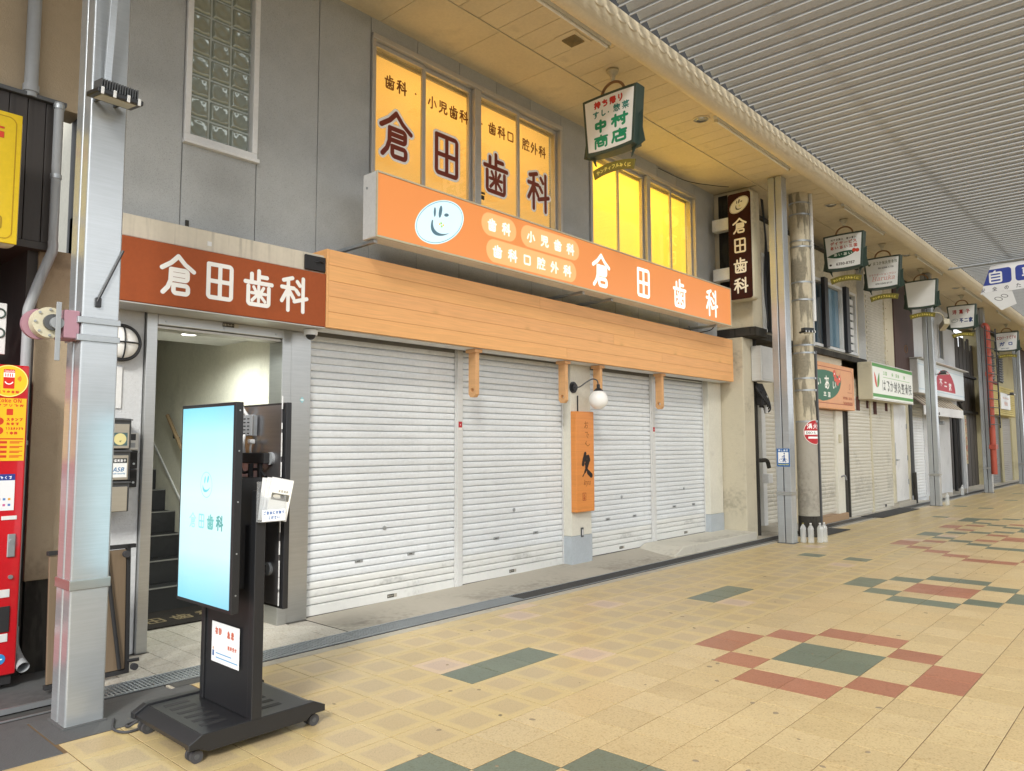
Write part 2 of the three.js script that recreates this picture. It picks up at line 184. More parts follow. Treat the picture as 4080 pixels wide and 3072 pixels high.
// ---------- lettering: strokes on a 100 x 100 field ----------
const GL = {
  倉: '50,4 30,22 4,37|50,4 70,22 96,37|30,38 78,38 78,62 30,62|30,50 78,50|30,38 29,66 22,82 8,96|38,75 80,75 80,95 38,95 38,75',
  田: '14,8 86,8 86,92 14,92 14,8|50,8 50,92|14,50 86,50', 歯: '50,4 50,35|50,19 78,19|26,14 26,35|5,36 95,36|15,47 15,94 85,94 85,47|50,45 50,86|26,64 74,64|33,48 40,58|67,48 60,58|48,66 28,84|52,66 72,84',
  科: '42,6 10,15|27,12 27,96|4,34 48,34|26,38 4,72|29,40 47,62|60,14 70,24|56,38 66,48|82,4 82,96|50,70 96,58', 小: '50,6 50,88 36,92|24,32 8,68|76,32 92,68', 児: '16,8 16,50|36,10 84,10 84,52 36,52 36,10|36,31 84,31|38,58 34,76 8,94|64,58 64,86 70,92 90,92 94,78',
  口: '16,18 84,18 84,86 16,86 16,18', 腔: '10,8 10,60 4,94|10,8 36,8 36,90 28,94|10,32 36,32|10,56 36,56|70,2 70,12|46,26 46,14 96,14 96,26|62,22 58,36 46,44|78,20 78,36 92,38|52,56 92,56|72,56 72,90|44,92 98,92', 外: '28,6 6,46|22,26 46,26 40,56 8,94|16,46 32,60|68,4 68,96|68,40 94,58', '・': '47,50 53,50',
  中: '16,24 84,24 84,60 16,60 16,24|50,4 50,96', 村: '4,28 46,28|25,4 25,96|25,30 4,66|27,34 46,56|52,28 98,28|80,4 80,88 70,94|58,46 68,62', 商: '50,2 50,14|8,16 92,16|34,20 40,30|66,20 60,30|12,96 12,34 88,34 88,92 80,95|38,38 26,54|58,36 60,46 76,50|32,62 68,62 68,84 32,84 32,62', 店: '52,2 52,12|12,14 92,14|14,14 14,56 4,92|52,22 52,54|52,36 88,36|28,56 86,56 86,92 28,92 28,56',
  持: '22,4 22,88 12,94|4,26 40,26|4,62 40,50|44,20 94,20|68,4 68,40|40,40 98,40|42,58 98,58|80,44 80,88 70,94|54,68 62,80', ち: '10,28 80,24|40,6 26,58 50,46 80,52 84,72 66,90 36,94', 帰: '10,14 10,56|26,4 26,60 12,96|42,8 88,8 88,36 42,36|42,22 88,22|36,58 36,46 96,46 96,58|46,92 46,60 86,60 86,88|66,50 66,98', り: '24,10 22,50 30,60|66,6 72,40 64,72 40,96', す: '6,22 94,22|56,4 56,52 40,62 36,48 50,40 58,54 54,78 34,96', し: '30,6 28,76 46,94 84,76',
  惣: '16,6 8,24|4,24 40,24|24,4 24,60|4,44 40,36|56,6 44,34|50,20 92,20 86,58 76,56|66,22 50,52|80,22 62,56|10,70 6,92|26,68 30,92 60,96 66,80|44,64 50,78|74,68 90,88', 菜: '4,16 96,16|32,4 32,26|68,4 68,26|80,30 16,38|22,44 28,54|48,42 52,52|78,40 68,54|4,64 96,64|50,56 50,98|46,66 10,92|54,66 90,92',
  サ: '4,34 96,34|28,8 28,64|72,6 70,60 40,96', ン: '12,16 36,30|10,88 50,78 92,26', テ: '20,14 80,14|6,42 94,42|52,42 48,70 24,96', ィ: '70,34 24,68|50,52 50,98', フ: '12,16 86,16 76,58 26,94', ル: '28,14 28,56 6,92|58,8 58,90 94,60', み: '16,14 52,14 30,70 12,84 8,66 30,54 92,70|78,36 74,70 50,96', く: '72,4 26,50 76,96', に: '18,8 12,50 16,94|44,24 88,22|42,60 46,84 90,86',
  ヤ: '6,38 88,26 66,56|28,8 52,96', マ: '6,18 92,18 48,66|34,50 62,86', モ: '16,14 84,14|6,46 94,46|44,14 44,84 54,90 88,88', ト: '34,4 34,96|34,38 80,60', ビ: '16,10 16,80 26,90 86,88|76,30 18,50|74,4 82,18|88,0 96,14', 初: '24,2 32,14|6,26 44,26 6,66|26,44 26,98|30,52 42,66|48,20 94,20 88,84 72,92|66,20 60,60 40,94', 診: '8,8 34,8|4,24 40,24|8,38 36,38|8,52 36,52|8,66 36,66 36,92 8,92 8,66|70,4 46,34|70,4 96,34|78,32 56,46|84,46 54,66|90,62 50,92', 急: '36,2 14,26|26,12 64,12 56,26|18,28 78,28 78,58 18,58|18,43 78,43|10,72 4,92|28,68 32,92 64,96 70,82|46,64 52,80|76,70 92,90', 患: '20,8 80,8 80,22 20,22 20,8|12,32 88,32 88,48 12,48 12,32|50,2 50,60|10,70 4,92|28,66 32,92 64,96 70,82|46,64 52,80|76,70 92,90',
  随: '8,6 8,96|8,8 30,8 18,36 32,56 12,66|50,12 96,12|62,2 44,40|58,92 58,34 90,34 90,90|58,52 90,52|58,70 90,70|36,50 42,80 96,98', 時: '8,16 36,16 36,84 8,84 8,16|8,50 36,50|46,18 94,18|70,2 70,38|40,38 98,38|42,58 98,58|82,42 82,88 72,94|52,68 62,80', 受: '84,4 14,14|20,20 28,32|48,16 52,28|80,16 70,32|6,52 6,38 94,38 94,52|20,56 78,56 46,88 10,98|28,62 60,86 94,98', 付: '30,4 4,50|20,34 20,98|38,32 98,32|76,6 76,88 62,94|50,50 60,68', 久: '38,4 10,52|30,24 66,24 50,62 6,98|46,46 66,80 96,96',
  お: '8,28 64,24|34,4 34,70 22,92 8,78 40,50 76,52 82,76 58,92|74,14 94,32', で: '8,16 88,12 52,34 46,66 76,94|72,44 80,58|86,38 94,52', ん: '50,4 10,94 36,56 50,60 56,90 76,90 94,62', あ: '12,22 84,18|40,4 38,60 48,92|70,34 44,84 20,90 14,72 40,50 76,50 88,68 76,88 60,96', い: '14,18 12,64 26,86 40,66|72,24 88,66', 三: '12,14 88,14|20,48 80,48|4,86 96,86', 国: '10,6 90,6 90,94 10,94 10,6|28,26 72,26|32,48 68,48|26,74 74,74|50,26 50,74|60,56 70,66', デ: '20,18 70,18|6,44 94,44|52,44 48,70 24,96|78,4 84,18|92,0 98,14', イ: '78,6 8,56|48,36 48,98', ー: '6,50 94,50', ス: '14,14 80,14 8,90|52,52 92,90', プ: '8,20 78,20 70,60 22,96|86,8 94,8 94,18 86,18 86,8', オ: '6,30 94,30|64,4 64,94 50,92|62,34 8,82', ガ: '6,32 74,32 66,90 50,92|38,6 34,50 6,94|78,6 86,20|90,2 98,16', ロ: '14,16 86,16 86,88 14,88 14,16',
  は: '16,8 10,50 14,94|38,30 94,28|72,6 72,76 52,90 38,80 52,68 92,88', る: '16,12 76,10 12,60 50,40 84,52 84,80 56,94 36,84 54,72 68,88', か: '4,32 64,28 62,70 46,94 34,86|34,4 28,50 6,94|76,22 96,52', 鍼: '24,4 4,30|24,4 44,28|12,36 36,36|4,54 42,54|24,36 24,90|4,92 42,90|48,26 96,26|50,26 50,70 44,94|56,42 70,42|56,54 70,54 70,74 56,74 56,54|76,4 82,60 98,92|92,40 70,96|86,6 94,16', 灸: '36,2 10,34|30,14 64,14 46,36 8,52|48,24 92,50|22,62 14,78|78,60 68,76|50,50 48,74 6,98|52,72 94,98', 整: '4,12 46,12|25,2 25,48|8,20 42,20 42,32 8,32 8,20|24,34 4,50|28,36 46,46|62,2 50,26|56,14 96,14|86,14 74,36 50,50|62,22 94,50|8,58 92,58|50,58 50,94|50,76 80,76|22,72 22,94|4,95 96,95', 骨: '28,36 28,6 72,6 72,36|46,22 72,22|46,22 46,36|8,50 8,38 92,38 92,50|24,98 24,52 76,52 76,92 68,96|24,66 76,66|24,80 76,80', 院: '8,4 8,98|8,6 32,6 18,34 34,56 12,66|68,2 68,12|42,26 42,14 96,14 96,26|50,34 88,34|40,52 98,52|60,52 56,76 38,96|76,52 76,88 82,92 96,90 98,78',
  洋: '10,8 22,18|4,34 16,44|6,94 26,60|48,4 54,16|82,4 74,16|36,20 96,20|40,42 92,42|32,66 98,66|66,20 66,98', 菓: '4,14 96,14|32,4 32,24|68,4 68,24|22,28 78,28 78,54 22,54 22,28|22,41 78,41|50,28 50,98|4,66 96,66|46,68 10,94|54,68 90,94', 子: '16,10 82,10 52,34|52,34 52,88 36,94|4,48 96,48', 不: '6,12 94,12|54,12 6,62|50,34 50,96|56,40 94,68', 二: '16,22 84,22|4,82 96,82', 家: '50,2 50,12|6,28 6,14 94,14 94,28|22,30 80,30|50,32 10,52|40,44 54,66 50,94 38,94|48,56 10,74|52,68 8,94|84,40 58,56|58,52 96,90', 自: '48,2 40,14|18,16 82,16 82,96 18,96 18,16|18,42 82,42|18,68 82,68', 転: '4,16 46,16|8,30 42,30 42,62 8,62 8,30|8,46 42,46|2,76 48,76|25,4 25,98|56,18 92,18|50,42 98,42|70,42 54,86 90,80|80,62 96,94', 車: '10,14 90,14|18,28 82,28 82,66 18,66 18,28|18,47 82,47|2,82 98,82|50,2 50,98',
  安: '50,2 50,12|8,30 8,14 92,14 92,30|4,52 96,52|46,26 26,66 86,94|74,52 52,82 10,96', 全: '50,4 4,42|50,4 96,42|26,44 74,44|22,66 78,66|6,92 94,92|50,44 50,92', の: '52,18 44,66 22,84 8,58 30,22 66,16 90,44 80,76 56,92', た: '6,26 60,22|34,4 8,94|54,44 90,42|50,78 60,90 94,88', め: '14,22 44,86|66,8 50,62 20,86 8,62 40,32 76,32 92,58 84,80 60,94', 消: '10,8 22,18|4,34 16,44|6,94 26,60|66,2 66,34|44,8 50,24|90,6 82,24|42,96 42,38 92,38 92,90 82,95|42,56 92,56|42,72 92,72', 火: '22,26 14,50|82,24 70,48|50,4 48,50 6,96|52,50 94,96', 栓: '4,28 40,28|22,4 22,96|22,32 4,66|24,34 40,54|68,4 42,38|68,4 98,38|52,44 88,44|54,66 86,66|44,92 98,92|70,44 70,92', 押: '20,4 20,88 10,94|4,26 36,26|4,62 36,50|44,12 94,12 94,60 44,60 44,12|44,36 94,36|69,12 69,98', 歩: '50,2 50,34|50,18 80,18|24,12 24,34|4,36 96,36|50,42 50,66|28,44 14,62|72,42 90,58|80,58 60,84 12,98', き: '12,20 78,14|10,40 86,32|38,2 66,54 40,50|26,64 30,88 74,92',
  法: '10,8 22,18|4,34 16,44|6,94 26,60|40,22 94,22|66,4 66,48|32,48 98,48|58,50 42,84 84,80|78,66 92,92', 人: '50,6 44,50 4,94|52,36 94,94', 由: '14,26 86,26 86,94 14,94 14,26|50,4 50,94|14,60 86,60', 取: '4,10 52,10|14,10 14,84|42,10 42,98|14,34 42,34|14,58 42,58|2,88 54,76|56,24 92,24 80,62 52,96|62,38 76,74 98,94', だ: '6,26 56,22|32,4 8,94|52,46 86,44|48,78 58,90 90,88|74,8 80,22|88,4 94,18', さ: '8,24 90,16|44,2 68,50 40,46|24,60 28,88 76,92', ご: '18,22 70,20|12,72 30,90 84,86|76,6 82,20|90,2 96,16', 文: '50,2 50,16|6,20 94,20|72,22 48,68 6,96|28,22 52,68 94,96', 化: '30,4 4,50|20,32 20,98|54,4 54,84 62,92 92,90 96,72|90,26 54,52', 営: '26,4 30,16|50,2 52,16|78,4 70,16|6,34 6,20 94,20 94,34|28,32 72,32 72,52 28,52 28,32|16,64 84,64 84,94 16,94 16,64', 業: '36,2 36,20|62,2 62,20|16,8 24,20|82,8 74,20|4,22 96,22|10,40 90,40|14,54 86,54|4,68 96,68|50,40 50,98|44,70 8,94|56,70 92,94', ラ: '18,12 82,12|8,38 88,38 78,70 30,96', リ: '24,8 24,56|76,6 74,60 38,96', ク: '40,4 8,46|34,22 86,22 76,60 24,96', ゼ: '4,44 90,30 68,56|34,6 34,84 46,92 86,90|78,6 84,18|92,2 98,14', シ: '14,12 34,24|6,38 26,50|10,92 54,76 92,24', ョ: '24,36 82,36 82,94 22,94|24,64 82,64', ア: '8,16 92,16 60,46|50,34 46,66 20,96', ホ: '6,28 94,28|50,4 50,92 38,90|26,46 8,78|74,46 92,78', 本: '4,26 96,26|50,4 50,98|46,28 6,78|54,28 94,78|28,72 72,72', 料: '25,4 25,96|4,40 48,40|8,14 16,30|44,12 36,30|24,44 4,76|28,44 46,66|60,14 70,24|56,38 66,48|82,4 82,96|50,70 96,58', ま: '12,20 88,18|16,42 84,40|50,4 50,76 34,92 18,82 34,68 84,88', 販: '8,10 40,10 40,66 8,66 8,10|8,28 40,28|8,46 40,46|18,70 4,94|30,70 42,90|52,12 96,12|56,12 54,60 44,96|58,36 90,36 76,72 52,96|62,46 96,94', 通: '8,8 18,20|4,36 20,36 18,76 6,90|18,78 40,92 98,94|42,8 88,8 70,22|42,82 42,28 90,28 90,78|42,46 90,46|42,62 90,62|66,28 66,84', 保: '28,4 4,50|18,32 18,98|44,10 88,10 88,38 44,38 44,10|32,54 98,54|66,38 66,98|62,56 36,88|70,56 96,88', 警: '4,14 46,14|16,4 16,20|34,4 34,20|10,26 40,26 38,48|12,34 28,34 28,46|62,4 52,28|58,16 96,16|84,18 56,48|64,24 94,48|22,56 78,56|30,66 70,66|30,76 70,76|30,84 70,84 70,98 30,98 30,84', 備: '26,4 4,50|18,34 18,98|34,14 96,14|52,4 52,26|78,4 78,26|36,34 96,34|42,34 36,98|50,96 50,50 92,50 92,94|50,66 92,66|50,80 92,80|71,50 71,98', 実: '50,2 50,12|6,28 6,14 94,14 94,28|18,34 82,34|18,48 82,48|4,64 96,64|50,22 50,62 8,98|52,66 92,98', 施: '24,2 24,14|4,18 46,18|18,18 16,60 4,94|18,42 40,42 38,88 28,92|62,4 50,32|56,16 96,16|50,56 96,42 94,68|68,36 68,76|54,48 54,88 62,94 96,90', 鉄: '24,4 4,30|24,4 44,28|12,36 36,36|4,54 42,54|24,36 24,90|4,92 42,90|60,8 50,36|56,24 92,24|48,52 98,52|72,4 70,56 48,96|74,56 98,94', セ: '4,40 90,26 68,54|34,6 34,84 46,92 88,90', ッ: '22,40 28,58|46,36 52,54|82,36 72,76 40,96', ャ: '14,50 84,40 66,62|34,26 54,98', タ: '40,4 8,46|34,22 84,22 72,62 20,96|34,44 70,66',
};
for (const k of Object.keys(GL)) GL[k] = GL[k].split('|').filter(Boolean).map((s) => s.split(' ').map((p) => p.split(',').map(Number)));
function put(c, ch, x, y, w, h, lw, jig = 0) {
  c.lineCap = c.lineJoin = 'round'; c.lineWidth = lw;
  const g = GL[ch];
  if (!g) { if (ch.codePointAt(0) > 0x2e7f) return; c.save(); c.textAlign = 'center'; c.textBaseline = 'middle'; c.font = 'bold ' + Math.round(h * 1.05) + 'px ' + (c.face ?? 'sans-serif'); c.fillStyle = c.strokeStyle; c.fillText(ch, x + w / 2, y + h / 2); c.restore(); return; }
  const m = lw / 2, X = (v) => x + m + (v / 100) * (w - lw), Y = (v) => y + m + (v / 100) * (h - lw);
  g.forEach((s, si) => {
    c.lineWidth = g.length > 9 && si > 4 ? lw * 0.78 : lw; c.beginPath(); c.moveTo(X(s[0][0]), Y(s[0][1]));
    const closed = s.length > 3 && s[0][0] === s.at(-1)[0] && s[0][1] === s.at(-1)[1];
    const rad = Math.min(w, h) * 0.07;
    for (let i = 1; i < s.length; i++) { if (i < s.length - 1) c.arcTo(X(s[i][0]), Y(s[i][1]), X(s[i + 1][0]), Y(s[i + 1][1]), rad); else c.lineTo(X(s[i][0]), Y(s[i][1])); }
    if (closed) c.closePath();
    c.stroke();
  });
}
function txt(c, str, x, y, w, h, lw, vertical, gap = 0.1) { // the whole line fills w x h
  const a = [...str], n = a.length;
  a.forEach((ch, i) => { if (ch === ' ') return; if (vertical) { const s = h / n; put(c, ch, x, y + i * s + s * gap / 2, w, s * (1 - gap), lw); } else { const s = w / n; put(c, ch, x + i * s + s * gap / 2, y, s * (1 - gap), h, lw); } });
}
const col = (c, s) => { c.strokeStyle = s; c.fillStyle = s; };
const oval = (c, x, y, rx, ry, rot = 0) => { c.beginPath(); c.ellipse(x, y, rx, ry, rot, 0, Math.PI * 2); };
const pill = (c, x, y, w, h, r) => { c.beginPath(); c.roundRect(x, y, w, h, r); };
function canvasTex(wpx, hpx, draw) { const cv = document.createElement('canvas'); cv.width = Math.round(wpx); cv.height = Math.round(hpx); const c = cv.getContext('2d'); draw(c, cv.width, cv.height); const t = new THREE.CanvasTexture(cv); t.colorSpace = THREE.SRGBColorSpace; t.anisotropy = 8; return t; }
// flat print w x h metres, facing local +z, centred at pos
function print(name, w, h, ppm, draw, parent, pos, turn = 0, o = {}) {
  const t = canvasTex(w * ppm, h * ppm, draw), m = new THREE.MeshStandardMaterial({ map: t, roughness: o.rough ?? 0.5, transparent: !!o.alpha });
  if (o.glow) { if (o.dark) m.color = lin(0.04, 0.04, 0.04); m.emissive = lin(1, 1, 1); m.emissiveMap = t; m.emissiveIntensity = o.glow; }
  const q = new THREE.Mesh(new THREE.PlaneGeometry(w, h), m); q.name = name; q.position.set(...pos); q.rotation.set(o.tilt ?? 0, turn, o.spin ?? 0); q.receiveShadow = true; parent.add(q); return q;
}
// the clinic's mark: a smiling face in a slanted oval
function mark(c, x, y, rx, ry, rot, bg, ring, ink) {
  col(c, bg); oval(c, x, y, rx, ry, rot); c.fill(); c.strokeStyle = ring; c.lineWidth = ry * 0.035; oval(c, x, y, rx * 0.94, ry * 0.93, rot); c.stroke();
  col(c, ink); oval(c, x - rx * 0.20, y - ry * 0.42, ry * 0.07, ry * 0.24, 0.05); c.fill(); oval(c, x + rx * 0.01, y - ry * 0.52, ry * 0.10, ry * 0.32, 0.2); c.fill(); oval(c, x + rx * 0.24, y - ry * 0.44, ry * 0.16, ry * 0.08, -0.3); c.fill();
  c.beginPath(); c.moveTo(x - rx * 0.30, y + ry * 0.0); c.bezierCurveTo(x - rx * 0.48, y + ry * 0.75, x - rx * 0.10, y + ry * 0.95, x + rx * 0.36, y + ry * 0.42); c.bezierCurveTo(x + rx * 0.02, y + ry * 0.70, x - rx * 0.32, y + ry * 0.62, x - rx * 0.26, y + ry * 0.02); c.fill();
  [['#e7c43a', -0.02, 0.12], ['#8cc63f', 0.06, 0.2], ['#8cc63f', 0.04, 0.05], ['#e7c43a', 0.12, 0.12]].forEach(([k, a, b]) => { col(c, k); oval(c, x + rx * a, y + ry * b, ry * 0.05, ry * 0.05); c.fill(); });
}
// ---------- ground and paving ----------
{
  const g = structure('ground'); mesh('ground_sheet', new THREE.BoxGeometry(500, 0.2, 500).translate(0, -0.14, 0), M.asphalt, g);
}
const P = 0.3;
const proj = (x, y, z) => V(x, y, z).project(camera);
{
  const f = structure('arcade_floor');
  mesh('mortar_bed', bb(-14, 60, -0.04, -0.0035, 1.05, 9.6), M.grout, f);
  const shape = (w, d, ox, oy) => { // one tile with a worn bevel round its top
    const b = 0.0014, h = 0.012, X = w / 2 - 0.0026, Z = d / 2 - (d > 0.2 ? 0.0028 : 0.002), q = [];
    const A = [[-X, -Z], [X, -Z], [X, Z], [-X, Z]], B = A.map(([x, z]) => [x - Math.sign(x) * b, z - Math.sign(z) * b]);
    const v = (p, y) => [p[0], y, p[1]], quad = (a, c, d2, e) => q.push(a, d2, c, a, e, d2);
    quad(v(B[0], 0), v(B[1], 0), v(B[2], 0), v(B[3], 0));
    for (let i = 0; i < 4; i++) { const j = (i + 1) % 4; quad(v(A[i], -b * 0.5), v(A[j], -b * 0.5), v(B[j], 0), v(B[i], 0)); quad(v(A[i], -h), v(A[j], -h), v(A[j], -b * 0.5), v(A[i], -b * 0.5)); }
    const g = new THREE.BufferGeometry(); g.setAttribute('position', new THREE.BufferAttribute(new Float32Array(q.flat()), 3)); g.computeVertexNormals();
    return done(g, ox, oy);
  };
  const plain = [...Array(12).keys()].map((i) => shape(P, P, i * 0.37, i * 0.53)), framed = shape(P, P, 0.15, 0.15), half = shape(P, 0.15, 0, 0);
  const sp = (r, g, b) => mt(r, g, b, { map: 'speck', bump: 'bump', bs: 0.0006, rough: 0.34 }), fr = (r, g, b) => mt(r, g, b, { map: 'frame', bump: 'bump', bs: 0.0006, rough: 0.36 });
  const cream = [sp(0.62, 0.495, 0.275), sp(0.595, 0.47, 0.255), sp(0.635, 0.51, 0.29), sp(0.605, 0.485, 0.275), sp(0.615, 0.48, 0.26), sp(0.58, 0.46, 0.255)], red = [sp(0.43, 0.19, 0.12), sp(0.40, 0.175, 0.11)], green = [sp(0.165, 0.205, 0.155), sp(0.15, 0.19, 0.145)];
  const frames = [fr(0.635, 0.49, 0.245), fr(0.61, 0.47, 0.235), fr(0.63, 0.485, 0.25), fr(0.65, 0.505, 0.27), fr(0.615, 0.485, 0.26)], rose = fr(0.67, 0.51, 0.36);
  const paint = new Map(), set = (c, i, j) => paint.set(i + ',' + j, c);
  const small = (ci, c, heart) => { for (const i of [ci, ci + 1]) { set(c, i, 10); set(c, i, 15); for (const j of [12, 13]) set(heart, i, j); } for (const i of [ci - 1, ci + 2]) { set(c, i, 11); set(c, i, 14); } for (const i of [ci - 2, ci + 3]) { set(c, i, 12); set(c, i, 13); } };
  small(-6, 'g', 'r'); small(5, 'r', 'g'); small(16, 'g', 'r');
  const big = (ci, c) => { for (const i of [ci, ci + 1]) { set(c, i, 8); set(c, i, 17); } for (let k = 1; k <= 3; k++) for (const i of [ci - k, ci + 1 + k]) { set(c, i, 8 + k); set(c, i, 17 - k); } for (const i of [ci - 4, ci + 5]) { set(c, i, 12); set(c, i, 13); } };
  big(39, 'r'); big(29, 'r'); big(34, 'g'); big(44, 'g'); small(62, 'r', 'g'); small(73, 'g', 'r');
  for (const [i, j] of [[-1, 7], [0, 7], [1, 7], [10, 7], [11, 7], [12, 7], [22, 6], [22, 8], [46, 6], [46, 8], [56, 7], [57, 5], [67, 7], [78, 6]]) set('g', i, j);
  const cells = [];
  for (let i = -22; i < 140; i++) for (let j = 3; j < 32; j++) {
    const x = (i + 0.5) * P, z = j === 3 ? 1.125 : (j + 0.5) * P;
    if (x < -1.5 && z < 1.4) continue; // dark slabs round the column
    if (x < -2.41 && j === 5) { cells.push({ i, j: 3, x, z: 1.725, d: 3 }); continue; }
    const q = proj(x, 0, z), seen = Math.abs(q.x) < 1.02 && q.y > -1.02 && q.z < 1, hid = x > -2.2 && x < -1.45 && z > 1.75 && z < 2.35;
    cells.push({ i, j, x, z, d: Math.hypot(x - camera.position.x, z - camera.position.z) + (seen && !hid ? 0 : 1000) });
  }
  cells.sort((a, b) => a.d - b.d);
  const rest = new Map();
  cells.forEach(({ i, j, x, z }, n) => {
    const c = paint.get(i + ',' + j), r = hash(i + 500, j + 77, 5), pick = (a) => a[Math.floor(r * a.length)];
    const fram = j < 10 && !c, g = j === 3 ? half : fram ? framed : plain[Math.floor(hash(i + 90, j, 3) * 12)];
    const m = c === 'r' ? pick(red) : c === 'g' ? pick(green) : fram ? ((i === -1 && j === 6) || (i === 2 && j === 8) ? rose : hash(i + 9, j + 4, 1) > 0.965 ? rose : pick(frames)) : pick(cream);
    const dy = -0.0012 * hash(i + 31, j + 12, 9);
    if (n < 300) { const o = mesh('tile', g, m, f); o.position.set(x, dy, z); } else { if (!rest.has(m)) rest.set(m, []); rest.get(m).push(g.clone().translate(x, dy, z)); }
  });
  for (const [m, gs] of rest) { const o = new THREE.Mesh(mergeGeometries(gs), m); o.name = 'tile_field'; o.userData.kind = 'stuff'; o.receiveShadow = true; f.add(o); }
  const gum = []; for (let k = 0; k < 90; k++) { const x = rr(-1.4, 9), z = rr(1.3, Math.min(7, 2.2 + 1.1 * (x + 2.4))), r = rr(0.006, 0.02), g = new THREE.CylinderGeometry(r, r * 1.1, 0.0012, 9); g.scale(1, 1, rr(0.6, 1)).rotateY(rr(0, 3)).translate(x, 0.0004, z); gum.push(g); }
  const gm = mesh('gum_spots', gum, mt(0.30, 0.24, 0.16, { map: 'grime', rough: 0.9 }), f); gm.userData.kind = 'stuff';
  for (const [x0, x1, z0, z1] of [[-8.1, -4.11, 1.05, 1.645], [-4.1, -3.2, 1.05, 1.645], [-3.19, -2.42, 1.05, 1.645], [-2.41, -1.51, 1.05, 1.49]]) mesh('dark_slab', rb(x0, x1, -0.03, 0.001, z0, z1, 0.004), M.slab, f);
}
{ // gutter along the shop fronts: steel edges, a pit and grating panels
  const d = structure('drain_channel');
  mesh('pit_lining', [bb(-6, 45, -0.06, -0.045, 0.68, 0.94), bb(-6, 45, -0.045, -0.004, 0.66, 0.685), bb(-6, 45, -0.045, -0.004, 0.925, 0.95)], M.pit, d);
  mesh('edge_bar', bb(-6, 45, -0.03, 0.002, 0.685, 0.70), M.galv, d); mesh('edge_bar', bb(-6, 45, -0.03, 0.002, 0.912, 0.925), M.galv, d);
  const panel = (L) => { const a = [bb(0.004, 0.012, -0.03, 0.001, 0.702, 0.91), bb(L - 0.012, L - 0.004, -0.03, 0.001, 0.702, 0.91)]; for (const z of [0.725, 0.77, 0.806, 0.842, 0.887]) a.push(bb(0.004, L - 0.004, -0.025, -0.002, z - 0.003, z + 0.003)); for (let x = 0.03; x < L - 0.02; x += 0.026) a.push(bb(x, x + 0.010, -0.024, 0.0005, 0.704, 0.909)); return done(a); };
  const g = panel(0.995);
  for (let k = 0; k < 13; k++) { const o = mesh('grate', g, k < 4 ? M.galv : M.grateDark, d); o.position.x = -2.08 + k; }
  mesh('kerb_strip', rb(-1.62, 45, -0.03, -0.001, 0.952, 1.046, 0.003), M.concrete, d);
  mesh('kerb_strip', rb(-6, -1.63, -0.03, -0.001, 0.952, 1.046, 0.003), M.slab, d);
  mesh('far_grate', bb(11, 45, -0.03, -0.002, 0.702, 0.91), M.grateDark, d);
}
{ // concrete apron that ramps up a little to the right, with the step at its end
  const a = structure('shop_apron');
  const top = (x) => 0.002 + Math.max(0, Math.min(0.088, 0.0116 * (x - 0.2))), pos = [], idx = [];
  const xs = [-0.02, 1, 2, 3, 4, 5, 6, 7, 7.9];
  xs.forEach((x) => { for (const [z, y] of [[0.684, 0.001], [0.684, -0.05], [-0.3, -0.05], [-0.3, top(x)], [0.05, top(x)]]) pos.push(x, y, z); });
  for (let k = 0; k < xs.length - 1; k++) { const o = k * 5, p = o + 5; for (const [i, j] of [[0, 4], [4, 3], [3, 2], [2, 1], [1, 0]]) idx.push(o + i, p + i, p + j, o + i, p + j, o + j); }
  const g = new THREE.BufferGeometry(); g.setAttribute('position', new THREE.BufferAttribute(new Float32Array(pos), 3)); g.setIndex(idx); const q = g.toNonIndexed(); q.computeVertexNormals();
  mesh('apron_slab', q, M.concrete, a);
  const s = new THREE.Shape([[5.3, 0.02], [5.56, 0.112], [7.895, 0.112], [7.895, -0.02], [5.3, -0.02]].map((p) => new THREE.Vector2(...p)));
  mesh('entrance_step', new THREE.ExtrudeGeometry(s, { depth: 0.62, bevelEnabled: true, bevelSize: 0.006, bevelThickness: 0.006, bevelSegments: 1 }).translate(0, 0, 0.03), mt(0.62, 0.60, 0.53, { map: 'grime', bump: 'bump', bs: 0.002, rough: 0.9 }), a);
  const far = structure('far_apron'); mesh('far_apron_slab', bb(7.91, 45, -0.03, 0.0, -0.5, 0.684), M.concrete, far);
  const lf = structure('neighbour_apron'); mesh('neighbour_apron_slab', bb(-14, -1.96, -0.03, -0.002, -2, 0.684), M.slab, lf); mesh('neighbour_edge_strip', bb(-14, -4.11, -0.03, -0.002, 0.955, 1.66), M.slab, lf);
}
{ // small entrance tiles outside and inside the doorway
  const f = structure('entrance_floor');
  mesh('entrance_bed', bb(-1.95, -0.025, -0.05, -0.004, -1.3, 0.684), mt(0.20, 0.19, 0.17, { map: 'grime', rough: 0.95 }), f);
  const ms = [[0.55, 0.53, 0.48], [0.52, 0.50, 0.45], [0.57, 0.55, 0.50]].map((c) => mt(...c, { map: 'speck', bump: 'bump', bs: 0.001, rough: 0.65 }));
  const g = [0, 1].map((k) => done(rb(-0.094, 0.094, -0.012, 0, -0.0945, 0.0945, 0.003), k * 0.2));
  for (let i = 0; i < 10; i++) for (let j = -7; j < 4; j++) { const x = -1.855 + i * 0.192, z = 0.586 - (3 - j) * 0.193; if (z < 0.05 && (x < -1.4 || x > -0.28)) continue; if (x > -0.1) continue; const o = mesh('tile', g[(i + j + 20) % 2], ms[Math.floor(hash(i, j + 40, 2) * 3)], f); o.position.set(x, 0.002 + 0.001 * hash(i, j + 50, 6), z); }
}

